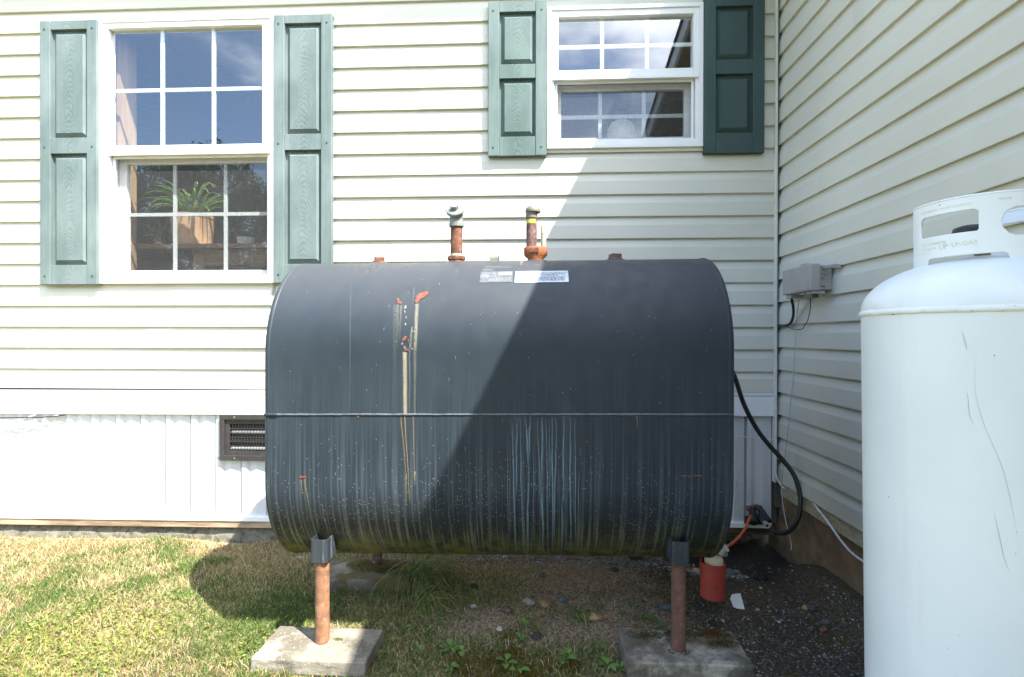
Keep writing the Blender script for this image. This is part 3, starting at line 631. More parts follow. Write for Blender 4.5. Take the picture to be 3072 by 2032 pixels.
# legs with sockets
LEGS = [(-.724, 1.765, .040), (.462, 1.765, .050), (-.724, 2.382, .045), (.615, 2.382, -.05)]
for i, (x, y, zf) in enumerate(LEGS):
    front = y < TYC; s_ = -1 if front else 1
    MB().lathe([(.001,zf),(.0232,zf),(.0232,.345+tz(x)*.5)], (x, y, 0), 20).lathe([(.0232,.345+tz(x)*.5),(.001,.345+tz(x)*.5)], (x, y, 0), 20).build('leg', (M_LEG if x < 0 else M_LEG2) if front else M_RUSTD, tank, smooth=40)
    # socket: a U-shaped bent plate welded to the shell
    mb = MB(); w, d, th, r_ = .0290, .055, .004, .009; zt, zb = .402+tz(x)*1.6, .326+tz(x)*1.6
    out = [(-w, d), (-w, -.030+r_)] + [(-w+r_-r_*math.cos(a), -.030+r_-r_*math.sin(a)) for a in np.linspace(.3, PI/2, 5)] + [(w-r_+r_*math.sin(a), -.030+r_-r_*math.cos(a)) for a in np.linspace(0, PI/2-.3, 5)] + [(w, -.030+r_), (w, d)]
    out = [p_ for i_, p_ in enumerate(out) if i_ == 0 or abs(p_[0]-out[i_-1][0])+abs(p_[1]-out[i_-1][1]) > 1e-5]
    inn = [((a/w)*(w-th), b_+th*(1 if b_ < .05 else 0)) for a, b_ in out]; q_ = len(out)
    F_ = lambda a, b_, z: (x+a, y+(b_ if front else -b_), z)
    mb.v = [F_(a, b_, zb) for a, b_ in out]+[F_(a, b_, zt) for a, b_ in out]+[F_(a, b_, zb) for a, b_ in inn]+[F_(a, b_, zt) for a, b_ in inn]
    for j in range(q_-1): mb.f += [(j, j+1, q_+j+1, q_+j), (2*q_+j+1, 2*q_+j, 3*q_+j, 3*q_+j+1), (q_+j, q_+j+1, 3*q_+j+1, 3*q_+j), (j+1, j, 2*q_+j, 2*q_+j+1)]
    mb.build('leg_socket', M_SOCK, tank, smooth=35)
# fittings on top
top = lambda x: ZU+TR+tz(x)
def bung(x, r=.055):
    MB().lathe([(r,-.003),(r*.82,.0025),(r*.6,.004),(.001,.004)], (x, TYC, top(x)-.001), 28).build('bung_ring', M_TANK, tank, smooth=60)
def hexprof(mb, c, r, z0, z1, n=6, axis=None): return mb.lathe([(.001,z0),(r,z0),(r,z1),(.001,z1)], c, n, axis)
for x, mm in ((-.622, M_RUST), (.298, M_RUSTD)):
    bung(x, .052); mb = MB(); mb.lathe([(.03,.002),(.028,.009),(.001,.009)], (x, TYC, top(x)), 20); 
    p_ = mb.build('plug', mm, tank, smooth=40); MB().obox((x, TYC, top(x)+.017), (.019,.005,0), (-.005,.019,0), (0,0,.0085)).build('square_head', mm, p_, bevel=.002)
x = -.317; bung(x); zt = top(x)
MB().lathe([(.030,.0),(.030,.010)], (x, TYC, zt), 24).build('nipple', M_RUSTO, tank, smooth=40)
mb = MB(); hexprof(mb, (x, TYC, zt), .0355, .010, .026, 8); mb.build('hex_bushing', M_RUST, tank, bevel=.003)
MB().lathe([(.0245,.026),(.0245,.034)], (x, TYC, zt), 24).build('thread_tape', M_CREAM, tank, smooth=40)
fp = MB().lathe([(.0233,.026),(.0233,.145)], (x, TYC, zt), 24).build('fill_pipe', M_RUST, tank, smooth=40)
MB().lathe([(.0245,.140),(.0295,.141),(.0295,.156),(.0262,.158),(.0262,.20),(.001,.2)], (x, TYC, zt), 28).build('fill_collar', M_GALV, fp, smooth=35)
ax_ = Vector((-.05,-.74,.68)).normalized(); cc = Vector((x-.003, TYC-.016, zt+.200))
MB().lathe([(.001,-.012),(.028,-.012),(.035,-.006),(.036,.003),(.033,.007),(.024,.009),(.001,.009)], cc, 14, ax_).build('fill_cap', M_GALV, fp, bevel=.001, smooth=30)
mb = MB(); hexprof(mb, cc+ax_*.009, .0155, 0, .017, 6, ax_); mb.build('cap_nut', M_GALV, fp, bevel=.0015)
# vent pipe, gauge and their shared bushing
x = -.008; bung(x, .058); zt = top(x)
mb = MB(); m_ = 28
for z, rx, ry in ((.000,.030,.030),(.012,.031,.031),(.022,.043,.034),(.030,.0455,.036),(.052,.0455,.036),(.056,.043,.034)):
    mb.v += [(x+rx*math.cos(2*PI*k/m_), TYC+ry*math.sin(2*PI*k/m_), zt+z) for k in range(m_)]
mb.f = [(i*m_+k, i*m_+(k+1)%m_, (i+1)*m_+(k+1)%m_, (i+1)*m_+k) for i in range(5) for k in range(m_)] + [tuple(range(5*m_, 6*m_))]
bu = mb.build('double_bushing', M_RUSTO, tank, smooth=40)
MB().box(x-.023, x+.012, TYC-.0385, TYC-.036, zt+.031, zt+.050).build('cast_plate', M_RUST, bu, bevel=.001)
vp = MB().lathe([(.0208,.05),(.0208,.175)], (-.024, TYC, zt), 24).build('vent_pipe', M_RUSTD, tank, smooth=40)
mb = MB()
for k in range(9):
    a = -PI/2-1.15+k*.26; mb.v += [(-.024+.0213*math.cos(a), TYC+.0213*math.sin(a), zt+.147), (-.024+.0213*math.cos(a), TYC+.0213*math.sin(a), zt+.162)]
mb.f = [(2*k, 2*k+2, 2*k+3, 2*k+1) for k in range(8)]; mb.build('yellow_sticker', M_YEL, vp, smooth=40)
MB().lathe([(.0205,.168),(.0232,.169),(.0232,.192),(.0232,.193)], (-.024, TYC, zt), 24).build('vent_collar', M_VCAP, vp, smooth=40)
MB().lathe([(.022,.190),(.0295,.191),(.0305,.196),(.0285,.205),(.022,.213),(.012,.217),(.001,.218)], (-.0185, TYC, zt), 28).build('vent_cap', M_VCAP, vp, smooth=50)
ga = MB().lathe([(.0105,.05),(.0105,.137),(.009,.139),(.001,.139)], (.0225, TYC-.004, zt), 18).build('gauge_tube', simple('clouded gauge plastic', (.27,.265,.19), .35, var=.15, scale=60), tank, smooth=40)
MB().lathe([(.0109,.106),(.0109,.110)], (.0225, TYC-.004, zt), 18).build('gauge_float', simple('red float', (.6,.2,.15), .5), ga, smooth=40)
for k in range(6): MB().lathe([(.0107,.06+k*.009),(.0107,.0612+k*.009)], (.0225, TYC-.004, zt), 18).build('gauge_mark', M_WIREG, ga)
# lifting lug: strap bent to a hoop
x = -.163; mb = MB(); arc = [(TYC-.085, -.012), (TYC-.085, .008)] + [(TYC-.06-.025*math.cos(a), .010+.018*math.sin(a)) for a in np.linspace(.2, PI-.2, 8)] + [(TYC-.035, .008), (TYC-.035, -.004)]
zz = ZU+math.sqrt(TR*TR-.06**2)+tz(x)
vs = []
for o in (0, .0045):
    for y, z in arc: vs += [(x-.0155, y+(o if y < TYC-.06 else -o), zz+z-o*(1 if z > .012 else 0)), (x+.0155, y+(o if y < TYC-.06 else -o), zz+z-o*(1 if z > .012 else 0))]
n = len(arc)*2; fs = []
for i in range(len(arc)-1):
    a = 2*i; fs += [(a, a+1, a+3, a+2), (n+a+2, n+a+3, n+a+1, n+a), (a, a+2, n+a+2, n+a), (a+1, n+a+1, n+a+3, a+3)]
mb.add(vs, fs); mb.build('lifting_lug', M_VCAP, tank, smooth=30)
# labels on the upper curve
def patch(name, x0, x1, s0, s1, m, off, parent, n=10):
    mb = MB()
    for i in range(n+1):
        s = s0+(s1-s0)*i/n; mb.v += [tuple(on_tank(x0, s, off)), tuple(on_tank(x1, s, off))]
    mb.f = [(2*i, 2*i+1, 2*i+3, 2*i+2) for i in range(n)]; return mb.build(name, m, parent, smooth=60)
def bent_text(txt, size, m, parent, place, name='lettering', sx=1.0):
    cu = bpy.data.curves.new('lettering', 'FONT'); cu.body = txt; cu.size = size; cu.resolution_u = 2; cu.align_x = 'LEFT'
    o = bpy.data.objects.new('tmp', cu); COL.objects.link(o); dg = bpy.context.evaluated_depsgraph_get(); me = bpy.data.meshes.new_from_object(o.evaluated_get(dg))
    mb = MB(); mb.v = [tuple(place(v.co.x*sx, v.co.y)) for v in me.vertices]; mb.f = [tuple(p.vertices) for p in me.polygons]
    bpy.data.objects.remove(o); bpy.data.curves.remove(cu); bpy.data.meshes.remove(me); return mb.build(name, m, parent)
a0 = tank_xs(1192, 655); a1 = tank_xs(1315, 628)
M_LABW = simple('faded white label', (.50,.55,.60), .5, var=.12, scale=30, bump=0); M_LABG = simple('worn grey label', (.07,.078,.09), .55, var=.2, scale=40, bump=0, c2=(.11,.12,.13), t=(.5,.7))
lb = patch('warning_label', a0[0], a1[0], a0[1], a1[1], M_LABW, .0014, tank)
LWd, LH = a1[0]-a0[0], a1[1]-a0[1]
def onlab(x0, s0): return lambda u, v: on_tank(x0+u, s0+v, .0021)
bent_text('TANK SERVICE OPERATION', .011, M_INK, lb, onlab(a0[0]+.055, a0[1]+LH-.016))
bent_text('WARNING', .012, M_INK, lb, onlab(a0[0]+.090, a0[1]+LH*.50))
rr = random.Random(2)
def print_lines(parent, x0, x1, s0, s1, n, m, gaps=True):
    mb = MB()
    for i in range(n):
        s = s0+(s1-s0)*i/max(1, n-1); x = x0+rr.uniform(0,.006)
        while x < x1:
            w = rr.uniform(.003,.011); e = min(x+w, x1); mb.add([on_tank(x, s, .0021), on_tank(e, s, .0021), on_tank(e, s+.0026, .0021), on_tank(x, s+.0026, .0021)], [(0,1,2,3)]); x += w+rr.uniform(.0015,.004)
    mb.build('print_line', m, parent)
print_lines(lb, a0[0]+.01, a1[0]-.012, a0[1]+LH*.62, a0[1]+LH*.72, 2, M_INK); print_lines(lb, a0[0]+.01, a1[0]-.012, a0[1]+.008, a0[1]+LH*.42, 5, M_INK)
b0 = tank_xs(1110, 655); b1 = tank_xs(1188, 629); lg_ = patch('rating_label', b0[0], b1[0], b0[1], b1[1], M_LABG, .0012, tank); LH2 = b1[1]-b0[1]
patch('label_box', b0[0]+(b1[0]-b0[0])*.56, b1[0]-.003, b1[1]-LH2*.42, b1[1]-.006, simple('silvered print box', (.19,.20,.215), .5, bump=0), .0022, lg_)
print_lines(lg_, b0[0]+.004, b0[0]+.055, b0[1]+LH2*.45, b0[1]+LH2*.88, 4, M_INKW); print_lines(lg_, b0[0]+.03, b1[0]-.006, b0[1]+.008, b0[1]+LH2*.3, 3, M_INKW)
bent_text('UL', .018, M_INKW, lg_, onlab(b0[0]+.006, b0[1]+.028))
mb = MB()
for k in range(20):
    a, b_ = 2*PI*k/20, 2*PI*(k+1)/20; f = lambda t, r: on_tank(b0[0]+.0155+r*math.cos(t), b0[1]+.0335+r*math.sin(t), .0021); mb.add([f(a,.0125), f(b_,.0125), f(b_,.0145), f(a,.0145)], [(0,1,2,3)])
mb.build('ring_mark', M_INKW, lg_)
bent_text('904501', .014, M_INKW, tank, onlab(b0[0]+.004, b1[1]+.006), 'stamped_number')
print_lines(tank, b0[0]+.01, b0[0]+.105, b1[1]+.026, b1[1]+.042, 2, M_INKW)
# rust chips and runs
def chip(poly, m, off=.0016, jag=.8, name='paint_chip'):
    pts = []
    for i in range(len(poly)):
        (x0, y0), (x1, y1) = poly[i], poly[(i+1) % len(poly)]
        for k in range(3):
            t = k/3; pts.append((x0+(x1-x0)*t+random.uniform(-jag, jag), y0+(y1-y0)*t+random.uniform(-jag, jag)))
    w = [tank_xs(*p) for p in pts]; c = (sum(a for a, _ in w)/len(w), sum(b for _, b in w)/len(w))
    mb = MB(); mb.v = [tuple(on_tank(a, b, off)) for a, b in w] + [tuple(on_tank(c[0], c[1], off+.0004))]; n = len(w); mb.f = [(i, (i+1) % n, n) for i in range(n)]; mb.build(name, m, tank)
M_OXIDE = simple('red oxide bare patch', (.155,.052,.034), .9, var=.3, scale=60, bump=.8, c2=(.07,.028,.02), t=(.5,.66)); M_FLAKED = simple('lifted paint edge', (.07,.055,.05), .85); M_FLAKE = simple('pale lifted paint', (.23,.215,.195), .85, var=.25, scale=140, bump=.6, c2=(.12,.10,.10), t=(.5,.62))
C4 = lambda x, y: ((1150+x/3.411)/KD, (840+y/3.409)/KD)
chip([C4(*p) for p in ((325,235),(335,170),(375,140),(455,115),(465,145),(420,185),(370,205),(350,240))], M_OXIDE, .0022)
chip([C4(*p) for p in ((145,245),(140,190),(158,190),(170,215),(198,235),(190,250))], M_OXIDE, .0022, .4)
chip([C4(*p) for p in ((190,625),(205,590),(225,572),(246,580),(240,605),(215,628))], M_OXIDE, .0024, .4)
chip([C4(*p) for p in ((210,725),(215,708),(235,712),(255,700),(252,726))], M_OXIDE, .0024, .4)
for i in range(46):
    seg_ = random.choice(((222,262,226,560,11),(222,262,226,560,11),(330,250,330,650,16),(345,300,325,640,14),(200,640,250,730,22),(255,650,330,720,26),(285,480,300,700,8),(120,270,150,700,14),(268,500,262,640,7)))
    f_ = random.random(); cx_ = seg_[0]+(seg_[2]-seg_[0])*f_+random.uniform(-1,1)*seg_[4]; cy_ = seg_[1]+(seg_[3]-seg_[1])*f_; a_ = random.uniform(3,8)*(.5 if seg_[4] in (14,) and seg_[0] == 120 else 1); b_ = a_*random.uniform(1.2,3.6)
    chip([C4(cx_+a_*math.cos(q)*random.uniform(.6,1.2), cy_+b_*math.sin(q)*random.uniform(.6,1.2)) for q in (.3,1.4,2.5,3.6,4.7,5.6)], random.choice((M_FLAKE, M_FLAKE, M_FLAKED)), .0014+i*.00001, .25)
SMB = MB(); NST = [0]
def streak(x0, y0, x1, y1, w0, w1, colr, a0=.8, a1=.0, wob=.6, seg=16, amid=None):
    ph = random.uniform(0, 6); base = len(SMB.v); NST[0] += 1; of_ = .0006+NST[0]*.000012
    for i in range(seg+1):
        t = i/seg; xd = x0+(x1-x0)*t+wob*(math.sin(ph+t*9)*.6+math.sin(ph*2+t*23)*.3); X_, S_ = tank_xs(xd, y0+(y1-y0)*t); w = (w0+(w1-w0)*t)*.0013
        al = (a0+(a1-a0)*t) if amid is None else (a0+(amid-a0)*min(1, t*3) if t < .7 else amid+(a1-amid)*(t-.7)/.3)
        for d, f in ((-1,0),(-.45,1),(.45,1),(1,0)): SMB.v.append(tuple(on_tank(X_+d*w, S_, of_))); SMB.c.append(colr+(al*f,))
    SMB.f += [(base+4*i+j, base+4*i+j+1, base+4*i+4+j+1, base+4*i+4+j) for i in range(seg) for j in range(3)]
TAN = (.235,.21,.155); TANL = (.17,.17,.135); BLU = (.115,.165,.20); ORR = (.40,.16,.06); GRB = (.105,.125,.125)
def c4s(xa, ya, xb, yb, *r, **k): p, q = C4(xa, ya), C4(xb, yb); streak(p[0], p[1], q[0], q[1], *r, **k)
c4s(220,735, 225,1365, 6.6, 6, TAN, 1.0, .95, wob=.2); c4s(345,245, 325,720, 6, 5, TANL, .9, .75, wob=.3); c4s(325,720, 322,1370, 5, 3, TANL, .45, .3, wob=.3)
c4s(150,250, 145,700, 4, 3, TANL, .5, .05); c4s(182,255,165,640, 3, 2, TANL, .6, .05); c4s(112,250,100,1300, 3, 2, GRB, .35,.1); c4s(128,260,125,1100,3,2,GRB,.4,.1)
c4s(270,730,268,1360, 2.5,2, GRB,.6,.4); c4s(295,480,268,740,3,3,TANL,.7,.3); c4s(318,70,300,250,2,2,GRB,.6,.2)
C5 = lambda x, y: ((780+x/3.1365)/KD, (1200+y/3.136)/KD)
for a in ((1325,150,1375,700,1.6),(1375,700,1375,1000,1.6),(1362,150,1410,960,1.8),(1440,160,1458,800,1.5),(1456,670,1456,760,3)):
    p, q = C5(a[0], a[1]), C5(a[2], a[3]); streak(p[0], p[1], q[0], q[1], a[4], a[4]*.8, (.24,.18,.10), .75, .4, wob=.5)
for a in ((420,745,490,1180,3,1.5),(385,745,400,900,3,1),(605,1110,665,1290,4,2.5),(590,980,600,1110,1.5,2.5)):
    p, q = C5(a[0], a[1]), C5(a[2], a[3]); streak(p[0], p[1], q[0], q[1], a[4], a[5], (.17,.155,.085), .6, .3, wob=.4)
chip([C5(*p) for p in ((365,712),(440,714),(438,735),(372,733))], M_OXIDE, .0018, .6); chip([C5(*p) for p in ((920,150),(935,152),(932,168),(918,165))], M_OXIDE, .003, .3)
p, q = C5(250, 0), C5(250, 1)
C6 = lambda x, y: ((1450+x/2.9638)/KD, (1200+y/2.964)/KD)
runs = [(252,165,290,1360,5),(300,150,292,850,4.5),(326,150,352,1350,4),(375,150,402,600,5.5),(418,150,402,560,5),(402,560,393,1350,6.5),(480,170,515,1050,3.5),(525,150,520,700,6.5),(520,700,532,1350,6.5),
        (560,170,575,1350,3.5),(590,200,592,900,2.5),(612,150,618,1350,5.5),(650,150,628,1250,4.5),(715,140,708,900,6),(700,900,698,1350,5.5),(772,120,776,1330,6),(815,170,820,1250,4),(855,600,830,1330,2.5),(445,400,450,1300,2.5),(215,300,222,1340,2)]
for a in runs:
    p, q = C6(a[0], a[1]), C6(a[2], a[3]); streak(p[0], p[1], q[0], q[1], a[4]*.45, a[4]*.45, BLU, .35, .5, wob=1.0, seg=26, amid=.9)
streak(*C6(1365,120), *C6(1367,260), 1.5, 1, (.3,.25,.18), .8, .2); streak(*C6(1690,675), *C6(1940,680), .8, .8, ORR, .0, .0, seg=2)
mbx = [C6(1680,672), C6(1800,668), C6(1935,672), C6(1935,684), C6(1870,690), C6(1830,700), C6(1800,684), C6(1690,679)]; chip([(a, 0.35*b_+.65*mbx[0][1]) for a, b_ in mbx], M_RUST, .0014, .3, 'rust_scratch')
streak(812, 650, 810, 960, 2.4, 1.6, (.075,.09,.10), .5, .4, wob=.3)
for u0, u1, w in ((835,822,3),(862,843,4),(875,866,2)): streak(u0, 613, u1, 640, w, w*.5, (.26,.12,.07), .7, .1, wob=.5, seg=26)
streak(1208, 605, 1204, 625, 5, 2, (.30,.22,.17), .5, .05, seg=8); streak(1245, 604, 1244, 618, 12, 8, (.28,.20,.17), .5, .0, seg=8); streak(1058, 606, 1056, 640, 6, 5, (.11,.12,.13), .6, .1, seg=8)
for i in range(26): # light scratches and flecks
    u = random.uniform(640, 1680); v = random.uniform(650, 1200); streak(u, v, u+random.uniform(-3,3), v+random.uniform(2,8), .8, .5, (.30,.32,.33), .7, .4, wob=.1, seg=2)
SMB.build('drip_stains', M_STAIN, tank, kind='stuff')

# ------------------------------------------------------------------ concrete blocks under the legs
def block(cx, cy_, w, d, zt, zb, m, rot, lab):
    t = thing('concrete_block', lab, 'block', (cx, cy_, zb), 'cap blocks under the tank legs'); n = 14; rnd = random.Random(int(cx*100)+5)
    o = MB(); c, s = math.cos(rot), math.sin(rot)
    o.add([(cx+c*a-s*b_, cy_+s*a+c*b_, z) for z in (zb, zt) for a, b_ in ((-w/2,-d/2),(w/2,-d/2),(w/2,d/2),(-w/2,d/2))], [(0,3,2,1),(4,5,6,7),(0,1,5,4),(1,2,6,5),(2,3,7,6),(3,0,4,7)])
    ob = o.build('concrete_block', m); bpy.data.objects.remove(t); ob['_o'] = (0,0,0)
    q = ob.modifiers.new('bevel','BEVEL'); q.width = .006; q.segments = 3
    q = ob.modifiers.new('sub','SUBSURF'); q.subdivision_type = 'SIMPLE'; q.levels = q.render_levels = 4
    tx = bpy.data.textures.new('lump', 'CLOUDS'); tx.noise_scale = .03; q = ob.modifiers.new('lump', 'DISPLACE'); q.texture = tx; q.strength = .006; q.mid_level = .5; q.texture_coords = 'GLOBAL'
    return tag(ob, lab, 'concrete block', 'cap blocks under the tank legs')
block(-.728, 1.755, .375, .195, .040, -.010, M_BLKL, -.01, 'pale concrete block under the sunlit front leg of the tank')
block(.480, 1.782, .392, .195, .050, -.055, M_BLKR, .005, 'mossy concrete block under the shaded front leg of the tank')
block(-.735, 2.31, .40, .215, .045, -.04, M_BLKB, .01, 'mossy concrete block half hidden under the rear left leg')

# ------------------------------------------------------------------ propane cylinder
PC = Vector((.813, 1.015, 0)); R_ = .187
prop = thing('propane_cylinder', 'tall white propane gas cylinder with a pierced collar', 'gas cylinder', (PC.x, PC.y, .05))
zr = 1.115
lean = lambda z: (z-zr)*-.0145
def lv(mb): mb.v = [(x+lean(z), y, z) for x, y, z in mb.v]; return mb
mb = MB().lathe([(.12,.075),(.165,.09),(R_-.004,.13),(R_,.16)]+[(R_, z) for z in np.linspace(.2, zr-.004, 10)], (PC.x, PC.y, 0), 96); lv(mb).build('body', M_PROP, prop, smooth=50)
mb = MB().lathe([(R_, zr+.004)]+[(R_*math.cos(a), zr+.006+.096*math.sin(a)) for a in np.linspace(.02, PI/2-.01, 22)], (PC.x, PC.y, 0), 96); lv(mb).build('dome', M_PROP, prop, smooth=50)
mb = MB(); nn = 220; pts = [(PC.x+(R_+.0005)*math.cos(2*PI*k/nn), PC.y+(R_+.0005)*math.sin(2*PI*k/nn), zr) for k in range(nn)]
for dz, dr in ((-.0052,.0),(-.0035,.0028),(.0025,.003),(.0062,.0)):
    for k in range(nn): a = 2*PI*k/nn; rr_ = R_+dr*(1+.18*math.sin(k*1.7)+.12*math.sin(k*.61)); mb.v.append((PC.x+rr_*math.cos(a), PC.y+rr_*math.sin(a), zr+dz+.0003*math.sin(k*.9)))
mb.f = [(i*nn+k, i*nn+(k+1)%nn, (i+1)*nn+(k+1)%nn, (i+1)*nn+k) for i in range(3) for k in range(nn)]; mb.build('weld_band', M_CHIP, prop, smooth=70)
MB().lathe([(.15,.0),(.155,0),(.155,.12),(.15,.12)], (PC.x, PC.y, .0), 48).build('foot_ring', M_PROP, prop, smooth=40)
# collar: a bent sheet with slots, gridded in (phi, z), phi measured from the side facing the camera
CR = .1016; face = math.atan2(-PC.y, -PC.x)
def cpt(phi, z, r=CR): a = face+phi; return Vector((PC.x+r*math.cos(a), PC.y+r*math.sin(a), z))
D2 = math.radians; nphi, nz_ = 300, 64; z0c, z1c = 1.186, 1.311; mb = MB(); idx = {}
def slot(phi, z, p0, p1, a, b_, r):
    p0, p1 = D2(p0)*CR, D2(p1)*CR; x = phi*CR; dx = max(p0+r-x, x-(p1-r), 0); dz = max(a+r-z, z-(b_-r), 0); return dx*dx+dz*dz < r*r if (dx > 0 and dz > 0) else (p0 < x < p1 and a < z < b_)
def hole(phi, z):
    if slot(phi, z, -55, -2, 1.2495, 1.287, .007): return True
    if slot(phi, z, 52, 108, 1.2495, 1.287, .007) or slot(phi, z, 128, 188, 1.2495, 1.287, .007): return True
    if slot(phi, z, 125, 190, 1.194, 1.2105, .006): return True
    if slot(phi, z, -46, 19, 1.194, 1.2105, .006): return True
    if slot(phi, z, 40, 105, 1.194, 1.2105, .006): return True
    if ((phi-D2(27))*CR)**2+(z-1.262)**2 < .0235**2: return True
    if phi < D2(-112) and False: return True
    return False
P0, P1 = D2(-72), D2(177)
def gi(i, j):
    if (i, j) not in idx:
        phi = P0+(P1-P0)*i/nphi; z = z0c+(z1c-z0c)*j/nz_; idx[(i, j)] = len(mb.v); mb.v.append(tuple(cpt(phi, z)))
    return idx[(i, j)]
for i in range(nphi):
    for j in range(nz_):
        phi = P0+(P1-P0)*(i+.5)/nphi; z = z0c+(z1c-z0c)*(j+.5)/nz_
        if not hole(phi, z): mb.f.append((gi(i,j), gi(i+1,j), gi(i+1,j+1), gi(i,j+1)))
colr = lv(mb).build('collar', M_PROP, prop, smooth=60, solid=.0035)
rt = MB().tube([cpt(P0+(P1-P0)*k/60, z1c) for k in range(61)], .0026, 8); lv(rt).build('collar_bead', simple('rust freckled white rim', (.72,.74,.74), .5, var=.04, scale=28, bump=.2, c2=(.42,.22,.10), t=(.56,.64)), colr, smooth=60)
vx, vy = PC.x, PC.y
mb = MB().lathe([(.012,1.20),(.012,1.225),(.009,1.228),(.009,1.252),(.001,1.252)], (vx, vy, 0), 16); vb = lv(mb).build('valve_body', simple('dull brass valve', (.22,.17,.08), .5, .6), prop, smooth=40)
mb = MB().lathe([(.001,1.250),(.022,1.252),(.028,1.256),(.030,1.263),(.027,1.272),(.016,1.276),(.001,1.276)], (vx-.011, vy+.009, 0), 20); lv(mb).build('hand_wheel', M_BLACK, vb, smooth=40)
mb = MB().tube([(vx+.005, vy+.01, 1.235), (vx+.03, vy+.05, 1.235)], .009, 12); mb.build('valve_outlet', simple('brass outlet', (.35,.26,.12), .45, .7), vb, smooth=40)
def ctext(txt, size, phi, z, sx=1): 
    return bent_text(txt, size, M_INKT, colr, lambda u, v: Vector((lambda p: (p.x+lean(p.z), p.y, p.z))(cpt(D2(phi)+u/CR, z+v, CR+.0022))), sx=sx)
ctext('UP', .012, -34, 1.226); ctext('LP-GAS', .011, -23, 1.2275); ctext('DOT CONVERTED', .0055, -53, 1.236); ctext('WC 238.4  TW', .0045, -53, 1.228); ctext('LB', .0045, -53, 1.221)
ctext('DOT-4BW240  WC238  KEROTEST', .0055, -54, 1.2955); ctext('08-97B', .0055, 12, 1.298)
# scratches in the white paint
def scratch(pts, w):
    mb = MB(); pts = smooth_path(pts, 5); vs = []
    for i, p in enumerate(pts):
        for d in (-1, 1): vs.append(p+Vector((d*w*.75*math.sin(PI*(i+.5)/len(pts)), 0, 0)))
    mb.add(vs, [(2*i, 2*i+1, 2*i+3, 2*i+2) for i in range(len(pts)-1)]); mb.build('paint_scratch', simple('grey scratch', (.50,.50,.50), .7, bump=0), prop)
def onbody(xd, yd):
    q = ray(xd, yd); best = None
    for i in range(2000):
        t = .7+i*.0003; p = CAM+q*t; d = math.hypot(p.x-PC.x-lean(p.z), p.y-PC.y)
        if d <= R_+.0012: return p
    return CAM+q*.9
scratch([onbody(*p) for p in ((2228,765),(2233,785),(2237,800),(2239,812))], .0009); scratch([onbody(*p) for p in ((2262,812),(2258,900),(2280,985),(2320,1080),(2345,1180),(2362,1280))], .0004)
scratch([onbody(*p) for p in ((2238,905),(2242,925),(2245,960),(2255,985))], .0007); scratch([onbody(*p) for p in ((2300,1180),(2312,1230),(2325,1290),(2340,1330))], .0006)
for p in ((2355,1230),(2352,1280),(2220,1470),(2130,1300),(2100,1405),(2195,1500)): scratch([onbody(p[0]+dx, p[1]+dy) for dx, dy in ((-1,0),(0,1.5),(1,3))], .0012)

# ------------------------------------------------------------------ utility box on the wing wall and its wires
ub = thing('utility_box', 'grey plastic utility box mounted on the shaded wing wall', 'utility box', (1.19, 2.39, 1.26))
bx0, bx1 = 1.128, 1.172
MB().box(bx0, bx1, 2.268, 2.522, 1.262, 1.376).build('cover', M_GREYBOX, ub, bevel=.006)
MB().box(bx1+.0005, 1.226, 2.285, 2.51, 1.268, 1.370).build('back_case', M_GREYBOX, ub, bevel=.004)
MB().box(bx0-.0012, bx0, 2.275, 2.365, 1.268, 1.370).build('cover_step', M_GREYBOX, ub, bevel=.0005)
MB().box(1.185, 1.2, 2.225, 2.285, 1.352, 1.366).box(1.2, 1.230, 2.225, 2.235, 1.350, 1.368).build('mounting_tab', M_GREYBOX, ub, bevel=.002)
MB().box(1.15, 1.19, 2.36, 2.405, 1.376, 1.388).build('top_latch', M_GREYBOX, ub, bevel=.002)
for z in (1.335, 1.318, 1.285): MB().lathe([(.001,0),(.005,0),(.005,.02),(.001,.02)], (1.176+.01, 2.29, z), 10, (.3,-1,0)).build('side_bolt', M_GREYBOX, ub)
MB().box(bx0+.012, bx1+.02, 2.275, 2.33, 1.250, 1.262).box(bx0+.012, bx1+.01, 2.34, 2.37, 1.252, 1.262).box(bx0+.012, 1.2, 2.46, 2.51, 1.245, 1.262).build('cable_gland', M_GREYBOX, ub, bevel=.002)
MB().tube([(1.165, 2.30, 1.25),(1.165, 2.30, 1.235)], .012, 12).build('gland_nut', M_BLACK, ub, smooth=40)
def cable(name, pts, r, m, lab, cat='cable', n=8, seg=6):
    o = MB().tube(smooth_path(pts, seg), r, n).build(name, m, smooth=60); return tag(o, lab, cat)
D = PX
cable('black_cable', [D(1833,693,1.16), D(1837,715,1.18), D(1836,735,1.2), D(1829,750,1.21), D(1816,755,1.212), D(1803,757,1.225)], .0065, M_RUBBER, 'thick black cable running from under the utility box to the corner')
cable('thin_wire', [D(1877,690,1.17), D(1876,715,1.19), D(1871,740,1.20), D(1864,752,1.215), D(1858,762,1.213), D(1840,763,1.214), D(1822,757,1.21)], .0018, M_RUBBER, 'thin dark wire curling below the utility box', 'wire')
cable('thin_wire', [D(1850,695,1.17), D(1846,725,1.2), D(1843,760,1.208), D(1838,860,1.21), D(1830,940,1.21), D(1822,1020,1.21), D(1814,1080,1.207), D(1810,1140,1.205), D(1818,1200,1.20), D(1832,1262,1.185), D(1830,1275,1.18)], .0020, M_WIREG, 'long thin grey wire hanging down the wing wall from the utility box', 'wire')
cable('white_cable', [D(1884,1166,1.232), D(1896,1182,1.222), D(1912,1203,1.215), D(1930,1228,1.21), D(1950,1256,1.205), D(1975,1283,1.20), D(2006,1305,1.195), D(2040,1330,1.19), D(2080,1352,1.17)], .0045, M_WIRE, 'white cable drooping off the wing starter strip behind the gas cylinder')
